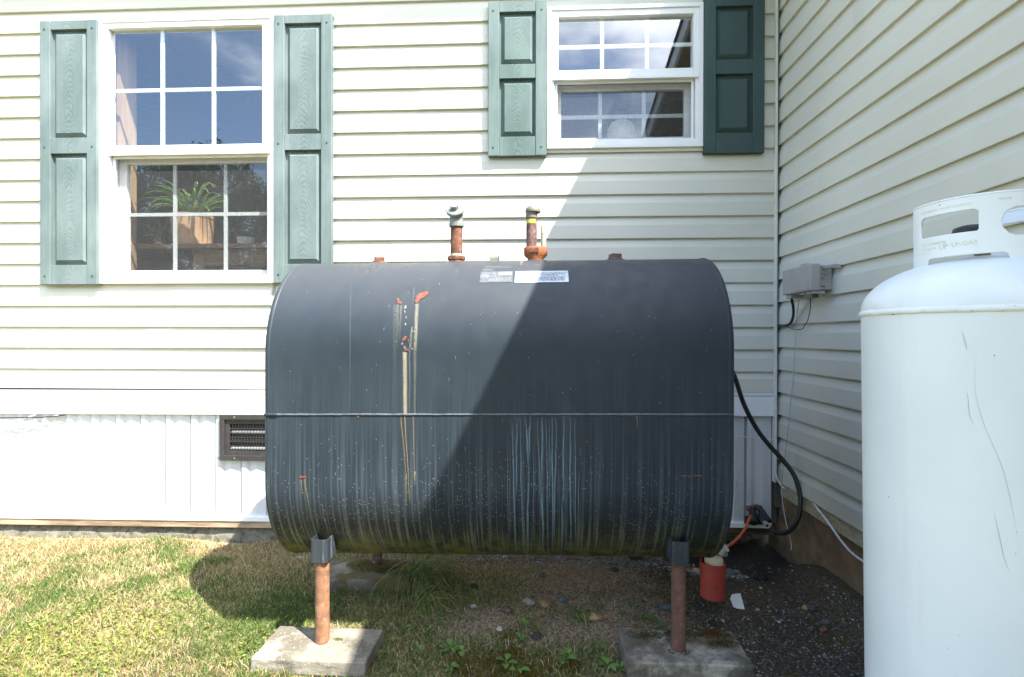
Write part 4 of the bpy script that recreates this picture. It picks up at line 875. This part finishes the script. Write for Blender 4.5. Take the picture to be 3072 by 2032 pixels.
cable('white_wire', [PY(1793,1068,2.76), PY(1795,1092,2.755), PY(1801,1112,2.75), PY(1811,1127,2.74), PX(1817,1131,1.228)], .0045, M_WIRE, 'short white wire curling out of the inside corner', 'wire')
cable('white_wire', [PY(1690,1010,2.776), PY(1730,1012,2.774), PY(1760,1015,2.774), PY(1795,1020,2.765)], .0022, M_WIRE, 'thin white wire stretched across the skirting right of the tank', 'wire')
cable('black_wire', [PY(-60,967,2.77), PY(0,968,2.768), PY(60,967,2.768), PY(110,966,2.772), PY(150,961,2.783)], .0030, M_RUBBER, 'thin black wire sagging below the band board at the far left', 'wire')
cable('white_wire', [PY(-60,985,2.77), PY(0,988,2.775), PY(50,980,2.772), PY(90,972,2.776), PY(135,962,2.785)], .0030, M_WIRE, 'slack white wire crossing the top of the left skirting', 'wire')
cable('white_wire', [PY(-50,960,2.785), PY(0,972,2.772), PY(30,975,2.77), PY(60,968,2.776), PY(85,960,2.788)], .0026, M_WIRE, 'second white wire looped over the first at the far left', 'wire')
# hose loop, valve cluster, orange fuel line
cable('black_hose', [PY(1690,850,2.46), PY(1703,878,2.48), PY(1722,935,2.52), PY(1750,990,2.56), PY(1780,1030,2.58), PY(1812,1065,2.58), PY(1838,1100,2.56), PY(1851,1140,2.54), PY(1853,1175,2.52), PY(1843,1212,2.52), PY(1822,1233,2.56), PY(1798,1234,2.62), PY(1780,1220,2.66), PY(1768,1203,2.70), PY(1758,1190,2.74)], .0105, M_RUBBER, 'black rubber hose looping from behind the tank to the pipe cluster', 'hose', 12, 8)
cl = thing('pipe_stub_cluster', 'cluster of short black and metal pipe ends low in the corner', 'pipe', PY(1750, 1195, 2.75))
def stub(a, b_, r, m, nm='pipe_stub', ring=None):
    o = MB().tube([a, b_], r, 14).build(nm, m, cl, smooth=40)
    if ring:
        d = (Vector(b_)-Vector(a)).normalized(); MB().lathe([(r*.55,0),(r*1.0,0),(r*1.02,.004),(r*.55,.004)], b_, 18, d).build('end_ring', ring, o, smooth=40); MB().lathe([(.0001,.001),(r*.56,.001)], b_, 14, d).build('bore', M_RUBBER, o)
stub(PY(1742,1178,2.78), PY(1745,1212,2.70), .017, M_RUBBER, 'black_sleeve'); stub(PY(1757,1175,2.78), PY(1780,1208,2.70), .015, M_RUBBER, 'black_sleeve')
stub(PY(1754,1190,2.76), PY(1768,1208,2.70), .009, M_STEEL, 'steel_stub'); stub(PY(1767,1206,2.71), PY(1774,1214,2.68), .009, M_COPPER, 'copper_stub'); stub(PY(1771,1211,2.69), PY(1776,1217,2.645), .0135, M_STEEL, 'open_pipe_end', M_STEEL)
MB().obox(PY(1742,1176,2.775), (.03,0,.006), (0,.008,0), (-.003,0,.012)).build('clamp', M_RUSTD, cl, bevel=.003)
MB().obox(PY(1750,1205,2.77), (.055,0,0), (0,.01,0), (0,0,.02)).build('dark_gap_plate', M_RUBBER, cl, bevel=.003)
cable('fuel_line', [PY(1739,1196,2.73), PY(1733,1206,2.70), PY(1727,1222,2.62), PY(1715,1240,2.52), PY(1700,1255,2.40), PY(1686,1265,2.28), PY(1668,1271,2.19)], .0065, M_ORANGE, 'orange fuel line sloping from the pipe cluster to the filter', 'fuel line', 10)
# filter under the tank end
fc = Vector((.690, 2.13, 0)); FZ = .046
filt = thing('oil_filter', 'red oil filter can hanging below the right end of the tank', 'oil filter', (fc.x, fc.y, FZ))
MB().lathe([(.001,0),(.042,.001),(.047,.006),(.0485,.13),(.0485,.142),(.0455,.142),(.045,.10),(.001,.10)], (fc.x, fc.y, FZ), 36).build('can', M_RED, filt, smooth=40)
MB().lathe([(.001,.12),(.035,.12),(.0365,.14),(.034,.155),(.028,.159),(.001,.16)], (fc.x+.004, fc.y, FZ), 32).build('inner_cap', M_CREAM, filt, smooth=40)
MB().obox((fc.x+.02, fc.y+.035, FZ+.17), (.045,0,.004), (0,.02,0), (0,0,.022)).build('filter_head', M_STEEL, filt, bevel=.006)
MB().tube([(fc.x+.035, fc.y+.01, FZ+.17), (fc.x+.05, fc.y-.005, FZ+.195)], .014, 12).build('union_nut', M_STEEL, filt, smooth=30)
MB().tube([(fc.x-.03, fc.y+.03, FZ+.17), (TX1-.05, TYC+.02, ZL-TR+.02)], .012, 12).build('outlet_nipple', M_RUSTD, filt, smooth=30)
MB().add([(fc.x-.010,fc.y-.0488,FZ+.052),(fc.x+.022,fc.y-.0475,FZ+.053),(fc.x+.026,fc.y-.0460,FZ+.063),(fc.x-.006,fc.y-.0492,FZ+.062)], [(0,1,2,3)]).build('faded_badge', simple('faded badge', (.25,.04,.035), .6), filt)
# scrap of white plastic
p = PZ(1707, 1404, .0); sc_ = MB(); zz = H(p.x, p.y)+.004
ax = [(-.022,-.02),(-.008,-.026),(.022,-.028),(.022,.030),(-.014,.026),(-.026,.010)]
sc_.prism(ax, lambda a, b_, d: (p.x+a*.95, p.y+b_*.75, zz+d+(b_+.03)*.7), 0, .002); tag(sc_.build('plastic_scrap', M_PAPER), 'scrap of white card lying on the dark soil right of the filter', 'scrap')

# ------------------------------------------------------------------ stones
def stone(xd, yd, rx, ry, c, lab, flat=.55, seed=0, up=0):
    rx *= 1.2; ry *= 1.2; c = tuple(min(.6, q*1.25) for q in c)
    p = PZ(xd, yd, .0); p = PZ(xd, yd, H(p.x, p.y)+rx*.2); rnd = random.Random(seed+int(xd)); mb = MB(); n, m = 12, 7
    ph = [rnd.uniform(0, 6) for _ in range(6)]; rot = rnd.uniform(-.5, .5)
    for i in range(m+1):
        th = PI*i/m
        for k in range(n):
            a = 2*PI*k/n; r = 1+.10*math.sin(2*a+ph[0])+.07*math.sin(3*a+ph[1]+th)+.05*math.sin(5*a+ph[2]+2*th); x = rx*r*math.sin(th)*math.cos(a); y = ry*r*math.sin(th)*math.sin(a)
            mb.v.append((p.x+x*math.cos(rot)-y*math.sin(rot), p.y+x*math.sin(rot)+y*math.cos(rot), H(p.x, p.y)+rx*flat*.6+rx*flat*math.cos(th)*(1+.1*math.sin(a*2+ph[3]))))
    mb.f = [(i*n+(k+1)%n, i*n+k, (i+1)*n+k, (i+1)*n+(k+1)%n) for i in range(m) for k in range(n)]; mb.c = [c+(1,)]*len(mb.v)
    tag(mb.build('stone', M_PEB, smooth=80), lab, 'stone', 'stones lying on the soil under and beside the tank')
c3 = lambda x, y: ((1600+x/2.258)/KD, (1550+y/2.258)/KD); c2_ = lambda x, y: ((800+x/2.634)/KD, (1550+y/2.634)/KD)
stone(*c3(85,592), .024, .026, (.22,.13,.075), 'large orange brown stone in the middle of the bare soil'); stone(*c3(410,685), .024, .020, (.42,.27,.15), 'rounded tan stone in front of the bare soil, brightest of them', .5)
stone(*c2_(2075,680), .022, .020, (.20,.19,.15), 'grey beige oval stone left of the orange brown stone'); stone(*c3(195,560), .016, .018, (.10,.115,.12), 'blue grey stone just right of the orange brown stone')
stone(*c3(905,612), .026, .020, (.085,.10,.095), 'flat greenish slate left of the shaded front leg', .35); stone(*c3(530,578), .015, .012, (.13,.12,.105), 'small flat grey stone behind the tan stone', .4)
stone(*c3(28,815), .016, .018, (.045,.035,.033), 'dark stone in the grass in front of the tank'); stone(*c2_(1840,892), .010, .011, (.42,.38,.34), 'small pale pebble in the moss in front of the tank')
stone(*c2_(2148,952), .015, .012, (.06,.055,.055), 'dark grey stone beside the pale pebble'); stone(*c2_(1632,712), .010, .009, (.38,.40,.42), 'small bluish white stone at the grass edge')
stone(*c3(1335,345), .026, .024, (.09,.11,.125), 'blue grey stone behind the red filter can', .5); stone(*c3(1540,395), .026, .028, (.018,.019,.02), 'nearly black rounded stone in the right corner', .6)
stone(*c3(1105,338), .016, .016, (.40,.27,.14), 'tan stone showing between leg and red filter can'); stone(*c3(1110,366), .016, .014, (.17,.20,.21), 'grey stone just below the tan one beside the filter can', .5)
stone(*c3(1880,622), .018, .02, (.07,.062,.065), 'dark brown stone on the gravel near the wing foundation'); stone(*c3(1845,620), .012, .014, (.36,.24,.14), 'tan chip leaning on the dark brown stone')
stone(*c3(1967,772), .014, .008, (.24,.11,.05), 'small orange brown stone on the gravel beside the cylinder'); stone(*c3(1985,722), .014, .011, (.10,.105,.11), 'grey stone above the small orange one on the gravel')
stone(*c3(60,402), .014, .012, (.11,.10,.095), 'dull grey stone behind on the bare soil'); stone(*c3(550,362), .016, .016, (.05,.052,.055), 'dark stone behind on the bare soil'); stone(*c2_(1900,745), .018, .016, (.10,.065,.048), 'dull brown stone in the soil left of the grey beige one')
stone(*c2_(725,350), .02, .012, (.03,.03,.03), 'black stone lying near the rear left block'); stone(*c2_(270,317), .022, .016, (.30,.31,.32), 'flat pale stone behind the sunlit front leg', .3); stone(*c3(1215,722), .014, .012, (.03,.03,.032), 'black pebble behind the mossy front block')
stone(*c3(690,268), .032, .022, (.07,.055,.045), 'long brown stone in the dark under the tank', .5); stone(*c2_(1640,556), .016, .016, (.02,.028,.026), 'small black stone at the edge of the long grass'); stone(*c3(105,686), .010, .012, (.13,.13,.14), 'small grey pebble below the orange brown stone')

# gravel: countless small stones
def vnoise(x, y, f, seed):
    r = np.random.default_rng(seed); g = r.random((64, 64)); X_ = x*f+100; Y_ = y*f+100; xi = np.floor(X_).astype(int); yi = np.floor(Y_).astype(int); fx_ = X_-xi; fy_ = Y_-yi; fx_ = fx_*fx_*(3-2*fx_); fy_ = fy_*fy_*(3-2*fy_)
    G = lambda a, b: g[a % 64, b % 64]
    return (G(xi,yi)*(1-fx_)+G(xi+1,yi)*fx_)*(1-fy_)+(G(xi,yi+1)*(1-fx_)+G(xi+1,yi+1)*fx_)*fy_
def gravel(n):
    V = []; F = []; C = []; octa = np.array([(1,0,0),(0,1,0),(-1,0,0),(0,-1,0),(0,0,1),(0,0,-1)], float); of = [(0,1,4),(1,2,4),(2,3,4),(3,0,4),(1,0,5),(2,1,5),(3,2,5),(0,3,5)]
    pal = [(.40,.39,.37),(.26,.26,.26),(.14,.15,.16),(.33,.24,.16),(.52,.51,.49),(.20,.13,.09),(.10,.14,.15)]
    k = 0
    while k < n:
        z = RNG.random()
        if z < .62: x = RNG.uniform(.30, 1.2); y = RNG.uniform(1.35, 2.7); keep = math.exp(-((y-(1.75+.35*(x-.5)))/.24)**2)*1.0+.06
        elif z < .8: x = RNG.uniform(-.35, 1.0); y = RNG.normal(2.62, .05); keep = .9
        else: x = RNG.uniform(-.5, .5); y = RNG.uniform(1.85, 2.4); keep = .25
        keep = keep*(.25+1.1*float(vnoise(np.array([x]), np.array([y]), 6, 11)[0]))
        if RNG.random() > keep or y > 2.78: continue
        r = RNG.uniform(.0016,.0045)*(2.0 if RNG.random() < .06 else 1)*(1.5 if y > 2.55 else 1); M_ = octa*r*np.array([RNG.uniform(.8,1.4), RNG.uniform(.8,1.4), RNG.uniform(.4,.8)]); a = RNG.uniform(0, 6.3); c, s = math.cos(a), math.sin(a)
        P = np.stack([M_[:,0]*c-M_[:,1]*s+x, M_[:,0]*s+M_[:,1]*c+y, M_[:,2]+H(x, y)+r*.2], 1)+RNG.uniform(-.2,.2,(6,3))*r; b = len(V); V += P.tolist(); F += [(i+b, j+b, l+b) for i, j, l in of]; cc_ = pal[RNG.integers(len(pal))]; g = RNG.uniform(.5,1.1); C += [(cc_[0]*g, cc_[1]*g, cc_[2]*g, 1)]*6; k += 1
    mb = MB(); mb.v = V; mb.f = F; mb.c = C; o = mb.build('gravel', M_PEB, kind='stuff', smooth=60); tag(o, 'fine mixed gravel scattered over the dark soil', 'gravel', kind='stuff')
gravel(5200)

# ------------------------------------------------------------------ grass
def blades(n, xr, yr, density, hmin, hmax, wid, colf, leanf, name, lab):
    x = RNG.uniform(*xr, n); y = RNG.uniform(*yr, n); d = density(x, y); k = RNG.random(n) < d; x, y = x[k], y[k]
    for bx_, by_, bw, bd in ((-.728,1.755,.19,.10),(.480,1.782,.2,.10),(-.735,2.31,.2,.108)):
        k = ~((abs(x-bx_) < bw) & (abs(y-by_) < bd)); x, y = x[k], y[k]
    n = len(x); z = hgt(x, y)-.002; h = RNG.uniform(hmin, hmax, n); a = RNG.uniform(0, 2*PI, n); w = wid*RNG.uniform(.6, 1.3, n); ln = leanf(x, y, RNG, n)
    b = RNG.uniform(0, 2*PI, n); dx, dy = np.cos(b), np.sin(b); sx, sy_ = np.cos(a)*w, np.sin(a)*w
    m1 = np.sin(ln*.6)*h*.5, np.cos(ln*.6)*h*.5; m2 = m1[0]+np.sin(np.minimum(ln*1.35, 1.75))*h*.5, m1[1]+np.cos(np.minimum(ln*1.35, 1.62))*h*.5
    V = np.empty((n, 5, 3)); V[:,0] = np.stack([x-sx, y-sy_, z], 1); V[:,1] = np.stack([x+sx, y+sy_, z], 1)
    V[:,2] = np.stack([x+dx*m1[0]-sx*.8, y+dy*m1[0]-sy_*.8, z+m1[1]], 1); V[:,3] = np.stack([x+dx*m1[0]+sx*.8, y+dy*m1[0]+sy_*.8, z+m1[1]], 1); V[:,4] = np.stack([x+dx*m2[0], y+dy*m2[0], z+m2[1]], 1)
    c = colf(x, y, n); C = np.repeat(c[:,None,:], 5, 1); C[:,0:2,:3] *= .7
    base = np.arange(n)[:,None]*5; quads = (base+np.array([0,1,3,2])); tris = base+np.array([2,3,4])
    me = bpy.data.meshes.new(name); me.vertices.add(n*5); me.vertices.foreach_set('co', V.astype(np.float32).ravel())
    lv_ = np.concatenate([quads.ravel(), tris.ravel()]); me.loops.add(len(lv_)); me.loops.foreach_set('vertex_index', lv_.astype(np.int32)); me.polygons.add(2*n)
    st_ = np.concatenate([np.arange(n)*4, 4*n+np.arange(n)*3]); me.polygons.foreach_set('loop_start', st_.astype(np.int32)); me.update(calc_edges=True); me.validate()
    at = me.color_attributes.new('tint', 'FLOAT_COLOR', 'POINT'); at.data.foreach_set('color', C.astype(np.float32).ravel()); me.materials.append(M_GRASS)
    o = bpy.data.objects.new(name, me); COL.objects.link(o); tag(o, lab, 'grass', kind='stuff'); print(name, n); return o
GREENS = np.array([(.075,.135,.028),(.11,.18,.04),(.055,.11,.025),(.16,.21,.05)]); STRAW = np.array([(.46,.37,.19),(.34,.25,.12),(.62,.52,.32),(.22,.155,.085)]); LIME = np.array([(.26,.28,.06),(.33,.32,.10)])
def lawn_col(x, y, n):
    p = vnoise(x, y, 2.6, 1)*.55+vnoise(x, y, 8, 2)*.45; g = .20+.4*sstep(-1.6,-1.3,x)*(1-sstep(2.15,2.4,y))*sstep(1.85,1.95,y)+.75*sstep(.46,.72,p)+.25*sstep(2.0,1.65,y)-.1*sstep(2.3,2.7,y); g = np.where(x > -1.1, g+.15, g)
    r = RNG.random(n); c = np.where((r < g)[:,None], GREENS[RNG.integers(4, size=n)], STRAW[RNG.integers(4, size=n)])
    lm = (RNG.random(n) < .55*sstep(2.1,1.75,y)*sstep(.45,.6,vnoise(x, y, 3.4, 9))) & (x < -1.0); c = np.where(lm[:,None], LIME[RNG.integers(2, size=n)], c)
    c = c*RNG.uniform(.75,1.2,(n,1)); return np.concatenate([c, np.ones((n,1))], 1)
def lean_lawn(x, y, r, n): return r.uniform(.3, 1.5, n)
DUMMY = 0
dens_l = lambda x, y: (.5+.5*sstep(.25,.5,vnoise(x, y, 5, 4)))*(1-sstep(-.95,-.75,x+.15*(vnoise(x, y, 4, 8)-.5)))
blades(150000, (-3.3,-.7), (1.45,2.79), dens_l, .014, .046, .0013, lawn_col, lean_lawn, 'lawn_grass', 'short dry and green lawn grass in the sun at left')
blades(60000, (-4.2,-.2), (.6,1.5), lambda x, y: .9+x*0, .015, .035, .0014, lawn_col, lean_lawn, 'near_lawn_grass', 'short lawn grass nearest the camera, below the picture')
def mid_col(x, y, n):
    g = .62-.45*sstep(2.2,2.5,y)-.45*sstep(-.25,.1,x)*sstep(1.8,1.95,y); r = RNG.random(n); c = np.where((r < g)[:,None], GREENS[RNG.integers(4, size=n)], STRAW[RNG.integers(4, size=n)]*.8); c = c*RNG.uniform(.85,1.5,(n,1)); return np.concatenate([c, np.ones((n,1))], 1)
def moss_raw(x, y):
    d = 0
    for cx_, cy2, r in ((-.24,1.735,.06),(-.13,1.72,.08),(-.01,1.725,.07),(-.08,1.80,.03),(-.10,1.90,.035),(.12,1.73,.03)): d = d+np.exp(-((x-cx_)**2+(y-cy2)**2)/r**2)
    return d
def dens_m(x, y):
    a = sstep(-.95,-.8,x)*(1-sstep(-.45,.05,x+.5*(vnoise(x, y, 5, 3)-.5)))*(1-sstep(2.15,2.5,y)*.6)
    b = (1-sstep(1.83,1.93,y+.12*(vnoise(x, y, 6, 6)-.5)))*(1-sstep(.22,.34,x))*sstep(.3,.5,vnoise(x, y, 7, 5)+.12); c = .05*(1-sstep(.4,.9,x)); return np.clip(a+b*.8+c, 0, 1)*(1-.85*np.clip(moss_raw(x, y)*1.6, 0, 1))
blades(100000, (-.95,1.15), (1.5,2.78), dens_m, .014, .042, .0012, mid_col, lean_lawn, 'shaded_grass', 'thin green grass and straw in the shade under the tank')
def straw_col(x, y, n): c = STRAW[RNG.integers(4, size=n)]*RNG.uniform(.5,1.1,(n,1)); return np.concatenate([c, np.ones((n,1))], 1)
blades(9000, (-3.0,1.15), (1.5,2.75), lambda x, y: .25+.6*(x < .35)+0*y, .02, .05, .0008, straw_col, lambda x, y, r, n: r.uniform(1.1,1.5,n), 'straw_litter', 'dry straw litter lying flat on soil and lawn')
# moss cushions
def moss_col(x, y, n): c = np.array([(.15,.11,.02),(.19,.13,.02),(.10,.09,.018)])[RNG.integers(3, size=n)]*RNG.uniform(.6,1.2,(n,1)); return np.concatenate([c, np.ones((n,1))], 1)
def moss_d(x, y): return np.clip(moss_raw(x, y)*(.3+vnoise(x, y, 25, 7)), 0, 1)
blades(60000, (-.4,.4), (1.55,2.0), moss_d, .006, .018, .0022, moss_col, lean_lawn, 'moss', 'low brownish moss cushions in front of the tank')
def clover():
    mb = MB(); rnd = random.Random(12); k = 0
    while k < 3600:
        x = rnd.uniform(-3.1,-.75); y = rnd.uniform(1.5,2.5); d = float(vnoise(np.array([x]), np.array([y]), 3.4, 9)[0]); keep = max(0, (d-.42)*5)*max(0, min(1, (2.25-y)*2.2))
        if x > -1.35 and y > 1.85: keep = .25
        if rnd.random() > keep or (abs(x+.728) < .2 and abs(y-1.755) < .11): continue
        k += 1; z = H(x, y)+rnd.uniform(.008,.026); r_ = rnd.uniform(.003,.0065); a0 = rnd.uniform(0,6.3); tx_, ty_ = rnd.uniform(-.5,.5), rnd.uniform(-.7,.2); g = rnd.uniform(.7,1.2); c = (.24*g,.30*g,.06*g,1) if rnd.random() < .6 else (.12*g,.20*g,.04*g,1); n0 = len(mb.v)
        for q in range(6): a = a0+PI/3*q; u, v = r_*math.cos(a), r_*math.sin(a); mb.v.append((x+u, y+v, z+u*tx_+v*ty_))
        mb.c += [c]*6; mb.f.append(tuple(range(n0, n0+6)))
    tag(mb.build('clover', M_GRASS, kind='stuff'), 'tiny round clover leaves mixed into the sunlit lawn', 'clover', kind='stuff')
clover()
def block_moss():
    mb = MB(); rnd = random.Random(8)
    for (cx_, cy2, r, zt, n, cc_) in ((.60,1.855,.045,.052,900,(.17,.075,.012)),(.62,1.80,.04,.052,600,(.10,.09,.015)),(.50,1.85,.05,.052,900,(.085,.085,.018)),(.56,1.83,.06,.052,500,(.20,.17,.09)),(.37,1.84,.05,.052,500,(.06,.055,.015)),(-.70,2.35,.12,.047,2200,(.11,.10,.02)),(-.62,2.30,.07,.047,900,(.10,.09,.02)),(-.675,1.775,.014,.042,120,(.12,.12,.02)),(.46,1.745,.03,.052,160,(.05,.04,.02))):
        for i in range(n):
            a = rnd.uniform(0, 6.3); q = r*math.sqrt(rnd.random()); x = cx_+q*math.cos(a)*1.3; y = cy2+q*math.sin(a)*.6; h = rnd.uniform(.002,.008)*(1-q/r*.6); b = rnd.uniform(0,6.3); w = .0012; dx, dy = math.cos(b)*w, math.sin(b)*w; k = len(mb.v); g = rnd.uniform(.6,1.3)
            mb.v += [(x-dx,y-dy,zt-.002),(x+dx,y+dy,zt-.002),(x+rnd.uniform(-.004,.004),y+rnd.uniform(-.004,.004),zt+h)]; mb.c += [(cc_[0]*g,cc_[1]*g,cc_[2]*g,1)]*3; mb.f.append((k,k+1,k+2))
    tag(mb.build('block_moss', M_GRASS, kind='stuff'), 'moss growing on top of the concrete blocks', 'moss', kind='stuff')
block_moss()
# long grass tuft
def tuft(c, n, L, lab, bias, seed=1):
    t = MB(); rnd = random.Random(seed)
    for i in range(n):
        a = rnd.gauss(bias, 1.1); l = L*rnd.uniform(.5,1.15); d = Vector((math.cos(a), math.sin(a), 0)); s_ = Vector((-math.sin(a), math.cos(a), 0)); p = Vector(c)+Vector((rnd.gauss(0,.028), rnd.gauss(0,.03), 0)); ang = rnd.uniform(.5,1.35); k0 = len(t.v); w = rnd.uniform(.0011,.0020); g = rnd.uniform(.6,1.2)
        cc_ = (.105*g,.20*g,.045*g,1) if rnd.random() < .72 else (.42*g,.34*g,.18*g,1)
        for k in range(8):
            f = k/7; ww = w*(1-f**3); zf = max(p.z, H(p.x, p.y)+.004+rnd.uniform(0,.006)); p.z = zf; t.v += [tuple(p-s_*ww), tuple(p+s_*ww)]; t.c += [cc_, cc_]; p = p+(d*math.cos(ang)+Vector((0,0,math.sin(ang))))*(l/7); ang -= .34*rnd.uniform(.7,1.3)
        t.f += [(k0+2*k, k0+2*k+1, k0+2*k+3, k0+2*k+2) for k in range(7)]
    return tag(t.build('grass_tuft', M_GRASS), lab, 'grass tuft')
p = PZ(*c2_(1185,500), 0); tuft((p.x, p.y, H(p.x, p.y)), 330, .30, 'long green grass tuft drooping under the tank', -.35)
p = PZ(*c2_(1250,730), 0); tuft((p.x, p.y+.04, H(p.x, p.y)), 110, .17, 'smaller tuft of long grass in front of the drooping one', -.2, 4)
p = PZ(*c3(340,690), 0); tuft((p.x, p.y, H(p.x, p.y)), 90, .085, 'short green tuft left of the tan stone', 2.6, 6)
p = PZ(1340, 1228, .0)
p = Vector((-2.02, 2.755, 0)); tuft((p.x, p.y, H(p.x, p.y)), 60, .10, 'green weeds growing up against the foundation at left', -1.5, 9)

# broadleaf weeds
WEEDS = []; WOBJ = []
def weed(xd, yd, sc, n, lab=None, seed=0):
    sc *= 1.05
    p = PZ(xd, yd, 0); p = PZ(xd, yd, H(p.x, p.y)+.01); z = H(p.x, p.y); rnd = random.Random(seed+int(xd*3)); WEEDS.append((xd, yd, n)); t = thing('weed', lab or 'small green broadleaf weed growing in front of or below the tank', 'weed', (p.x, p.y, z), 'broadleaf weeds')

    WOBJ.append(t)
    for i in range(n):
        a = 2*PI*i/n+rnd.uniform(-.4,.4); l = sc*rnd.uniform(.7,1.2); w = l*rnd.uniform(.26,.36); up = rnd.uniform(.25,.9); d = Vector((math.cos(a), math.sin(a), 0)); s_ = Vector((-math.sin(a), math.cos(a), 0)); o = Vector((p.x, p.y, z+.002+rnd.uniform(0,.012))); mb = MB(); g = rnd.uniform(.75,1.25); c_ = (.115*g,.205*g,.05*g,1)
        prof = [(0,.08),(.15,.12),(.35,.7),(.55,1.0),(.78,.7),(1.0,.02)]
        for f, q in prof:
            m_ = o+d*(l*f*math.cos(up*.6))+Vector((0,0,l*(f*math.sin(up)-.35*f*f))); m_.z = max(m_.z, z+.003); mb.v += [tuple(m_-s_*w*q+Vector((0,0,w*q*.35))), tuple(m_), tuple(m_+s_*w*q+Vector((0,0,w*q*.35)))]; mb.c += [c_, (c_[0]*1.3,c_[1]*1.2,c_[2]*1.3,1), c_]
        mb.f = [q for k in range(len(prof)-1) for q in ((3*k,3*k+1,3*k+4,3*k+3),(3*k+1,3*k+2,3*k+5,3*k+4))]; mb.build('leaf', M_LEAF, t, smooth=80)
for q, s_, n in (((990,522),.022,3),((1455,1040),.040,6),((1540,1062),.030,4),((1450,1190),.030,5),((1890,1150),.040,4),((1990,1205),.035,4),((2045,850),.026,5),((2130,888),.020,4),((2260,745),.026,5),((1612,805),.022,3),((2015,965),.026,5),((885,1085),.026,4),((1280,905),.026,5),((1150,870),.024,5),((1400,840),.024,4),((130,702),.024,4),((1960,515),.026,3),((1950,445),.018,3),((1210,1060),.022,4),((1000,985),.020,4),((665,1240),.030,4),((580,1230),.022,4),((2355,1130),.035,4)):
    weed(*c2_(*q), s_, n)
for q, s_, n in (((645,575),.022,5),((600,655),.024,4),((800,690),.034,4),((855,735),.034,4),((450,875),.032,5),((240,940),.034,6),((500,1010),.034,6),((590,1020),.026,5),((912,480),.018,5),((925,545),.018,4),((1050,600),.016,3),((1500,382),.014,5),((1645,695),.016,3),((1858,342),.012,4),((20,750),.020,4),((330,665),.02,3),((690,600),.018,3)):
    weed(*c3(*q), s_, n)

LAND = {'sunlit concrete block': (728, 1500), 'mossy front block': (1590, 1510), 'rounded tan stone': (1374, 1430), 'orange brown stone': (1264, 1398), 'pale pebble in the moss': (1156, 1457), 'long drooping grass tuft': (1000, 1330), 'red filter can': (1648, 1340), 'white card scrap': (1707, 1404), 'propane cylinder': (2005, 1450)}
near = {}
for i, (a, b_, n_) in enumerate(WEEDS):
    k = min(LAND, key=lambda q: math.hypot(a-LAND[q][0], b_-LAND[q][1])); near.setdefault(k, []).append((math.hypot(a-LAND[k][0], b_-LAND[k][1]), i))
NTH = ('', 'second ', 'third ', 'fourth ', 'fifth ', 'sixth ', 'seventh ', 'eighth ', 'ninth ', 'tenth ', 'eleventh ', 'twelfth ', 'thirteenth ', 'fourteenth ')
for k, L_ in near.items():
    for j, (_, i) in enumerate(sorted(L_)): WOBJ[i]['label'] = 'small broadleaf weed with %s leaves, %snearest to the %s' % (('three','four','five','six')[WEEDS[i][2]-3], NTH[j], k)

# ------------------------------------------------------------------ trees across the lawn (seen in the window glass)
def tree(x, y, h, w, conifer, lab, seed):
    rnd = np.random.default_rng(seed); t = thing('tree', lab, 'tree', (x, y, 0), 'trees across the lawn')
    mb = MB().tube([(x, y, -.1), (x+.1, y, h*.3), (x-.05, y+.1, h*.62), (x, y, h*.92)], [h*.028, h*.02, h*.012, .02], 10)
    for k in range(9):
        a = rnd.uniform(0, 6.3); zb = h*rnd.uniform(.25,.75); mb.tube([(x, y, zb), (x+math.cos(a)*w*.3, y+math.sin(a)*w*.3, zb+h*.08), (x+math.cos(a)*w*.42, y+math.sin(a)*w*.42, zb+h*.15)], [h*.008, h*.005, .01], 6)
    mb.build('trunk', simple('bark', (.12,.09,.065), .95, bump=.5), t)
    n = 30000; cl_ = rnd.uniform(-1, 1, (200, 3)); cl_ /= np.maximum(1, np.linalg.norm(cl_, axis=1))[:,None]; P = cl_[rnd.integers(200, size=n)]*.92+rnd.normal(0, .065, (n, 3)); zz_ = h*(.58+.40*P[:,2])
    k = np.clip((h-zz_)/(h*.75), .04, 1) if conifer else np.ones(n); px_ = x+P[:,0]*w/2*k; py_ = y+P[:,1]*w/2*k; s_ = rnd.uniform(.03,.07,n); A = rnd.normal(0,1,(n,3)); A /= np.linalg.norm(A,axis=1)[:,None]; B = np.cross(A, rnd.normal(0,1,(n,3))); B /= np.linalg.norm(B,axis=1)[:,None]
    c = np.stack([px_, py_, zz_], 1); V = np.stack([c-A*s_[:,None], c+B*s_[:,None]*.6, c+A*s_[:,None], c-B*s_[:,None]*.6], 1).reshape(-1,3); g = rnd.uniform(.6,1.3,n); colv = np.stack([.045*g,.085*g,.02*g,np.ones(n)],1)
    mb = MB(); mb.v = V.tolist(); mb.f = [(4*i,4*i+1,4*i+2,4*i+3) for i in range(n)]; mb.c = np.repeat(colv, 4, 0).tolist(); mb.build('crown', M_GRASS, t, kind='stuff')
ORD = ('first','second','third','fourth','fifth','sixth','seventh','eighth','ninth','tenth')
for i, (x, y, h, w) in enumerate(((3.4,-17,5.4,5),(.2,-16,5.9,5.2),(-3.4,-16,6.4,5.4),(-6.6,-15,6.9,5.2),(-9.6,-14.5,7.5,5.0),(-12.2,-14,8.5,3.8),(-14.7,-14.2,8.7,4.4),(-17.4,-13.6,7.9,5.0),(-20.5,-13.5,8.3,5.8))):
    tree(x, y, h, w, False, 'leafy tree across the lawn behind the camera, %s from the wing side' % ORD[i], 20+i)

for o in bpy.data.objects:
    if '_o' in o: del o['_o']
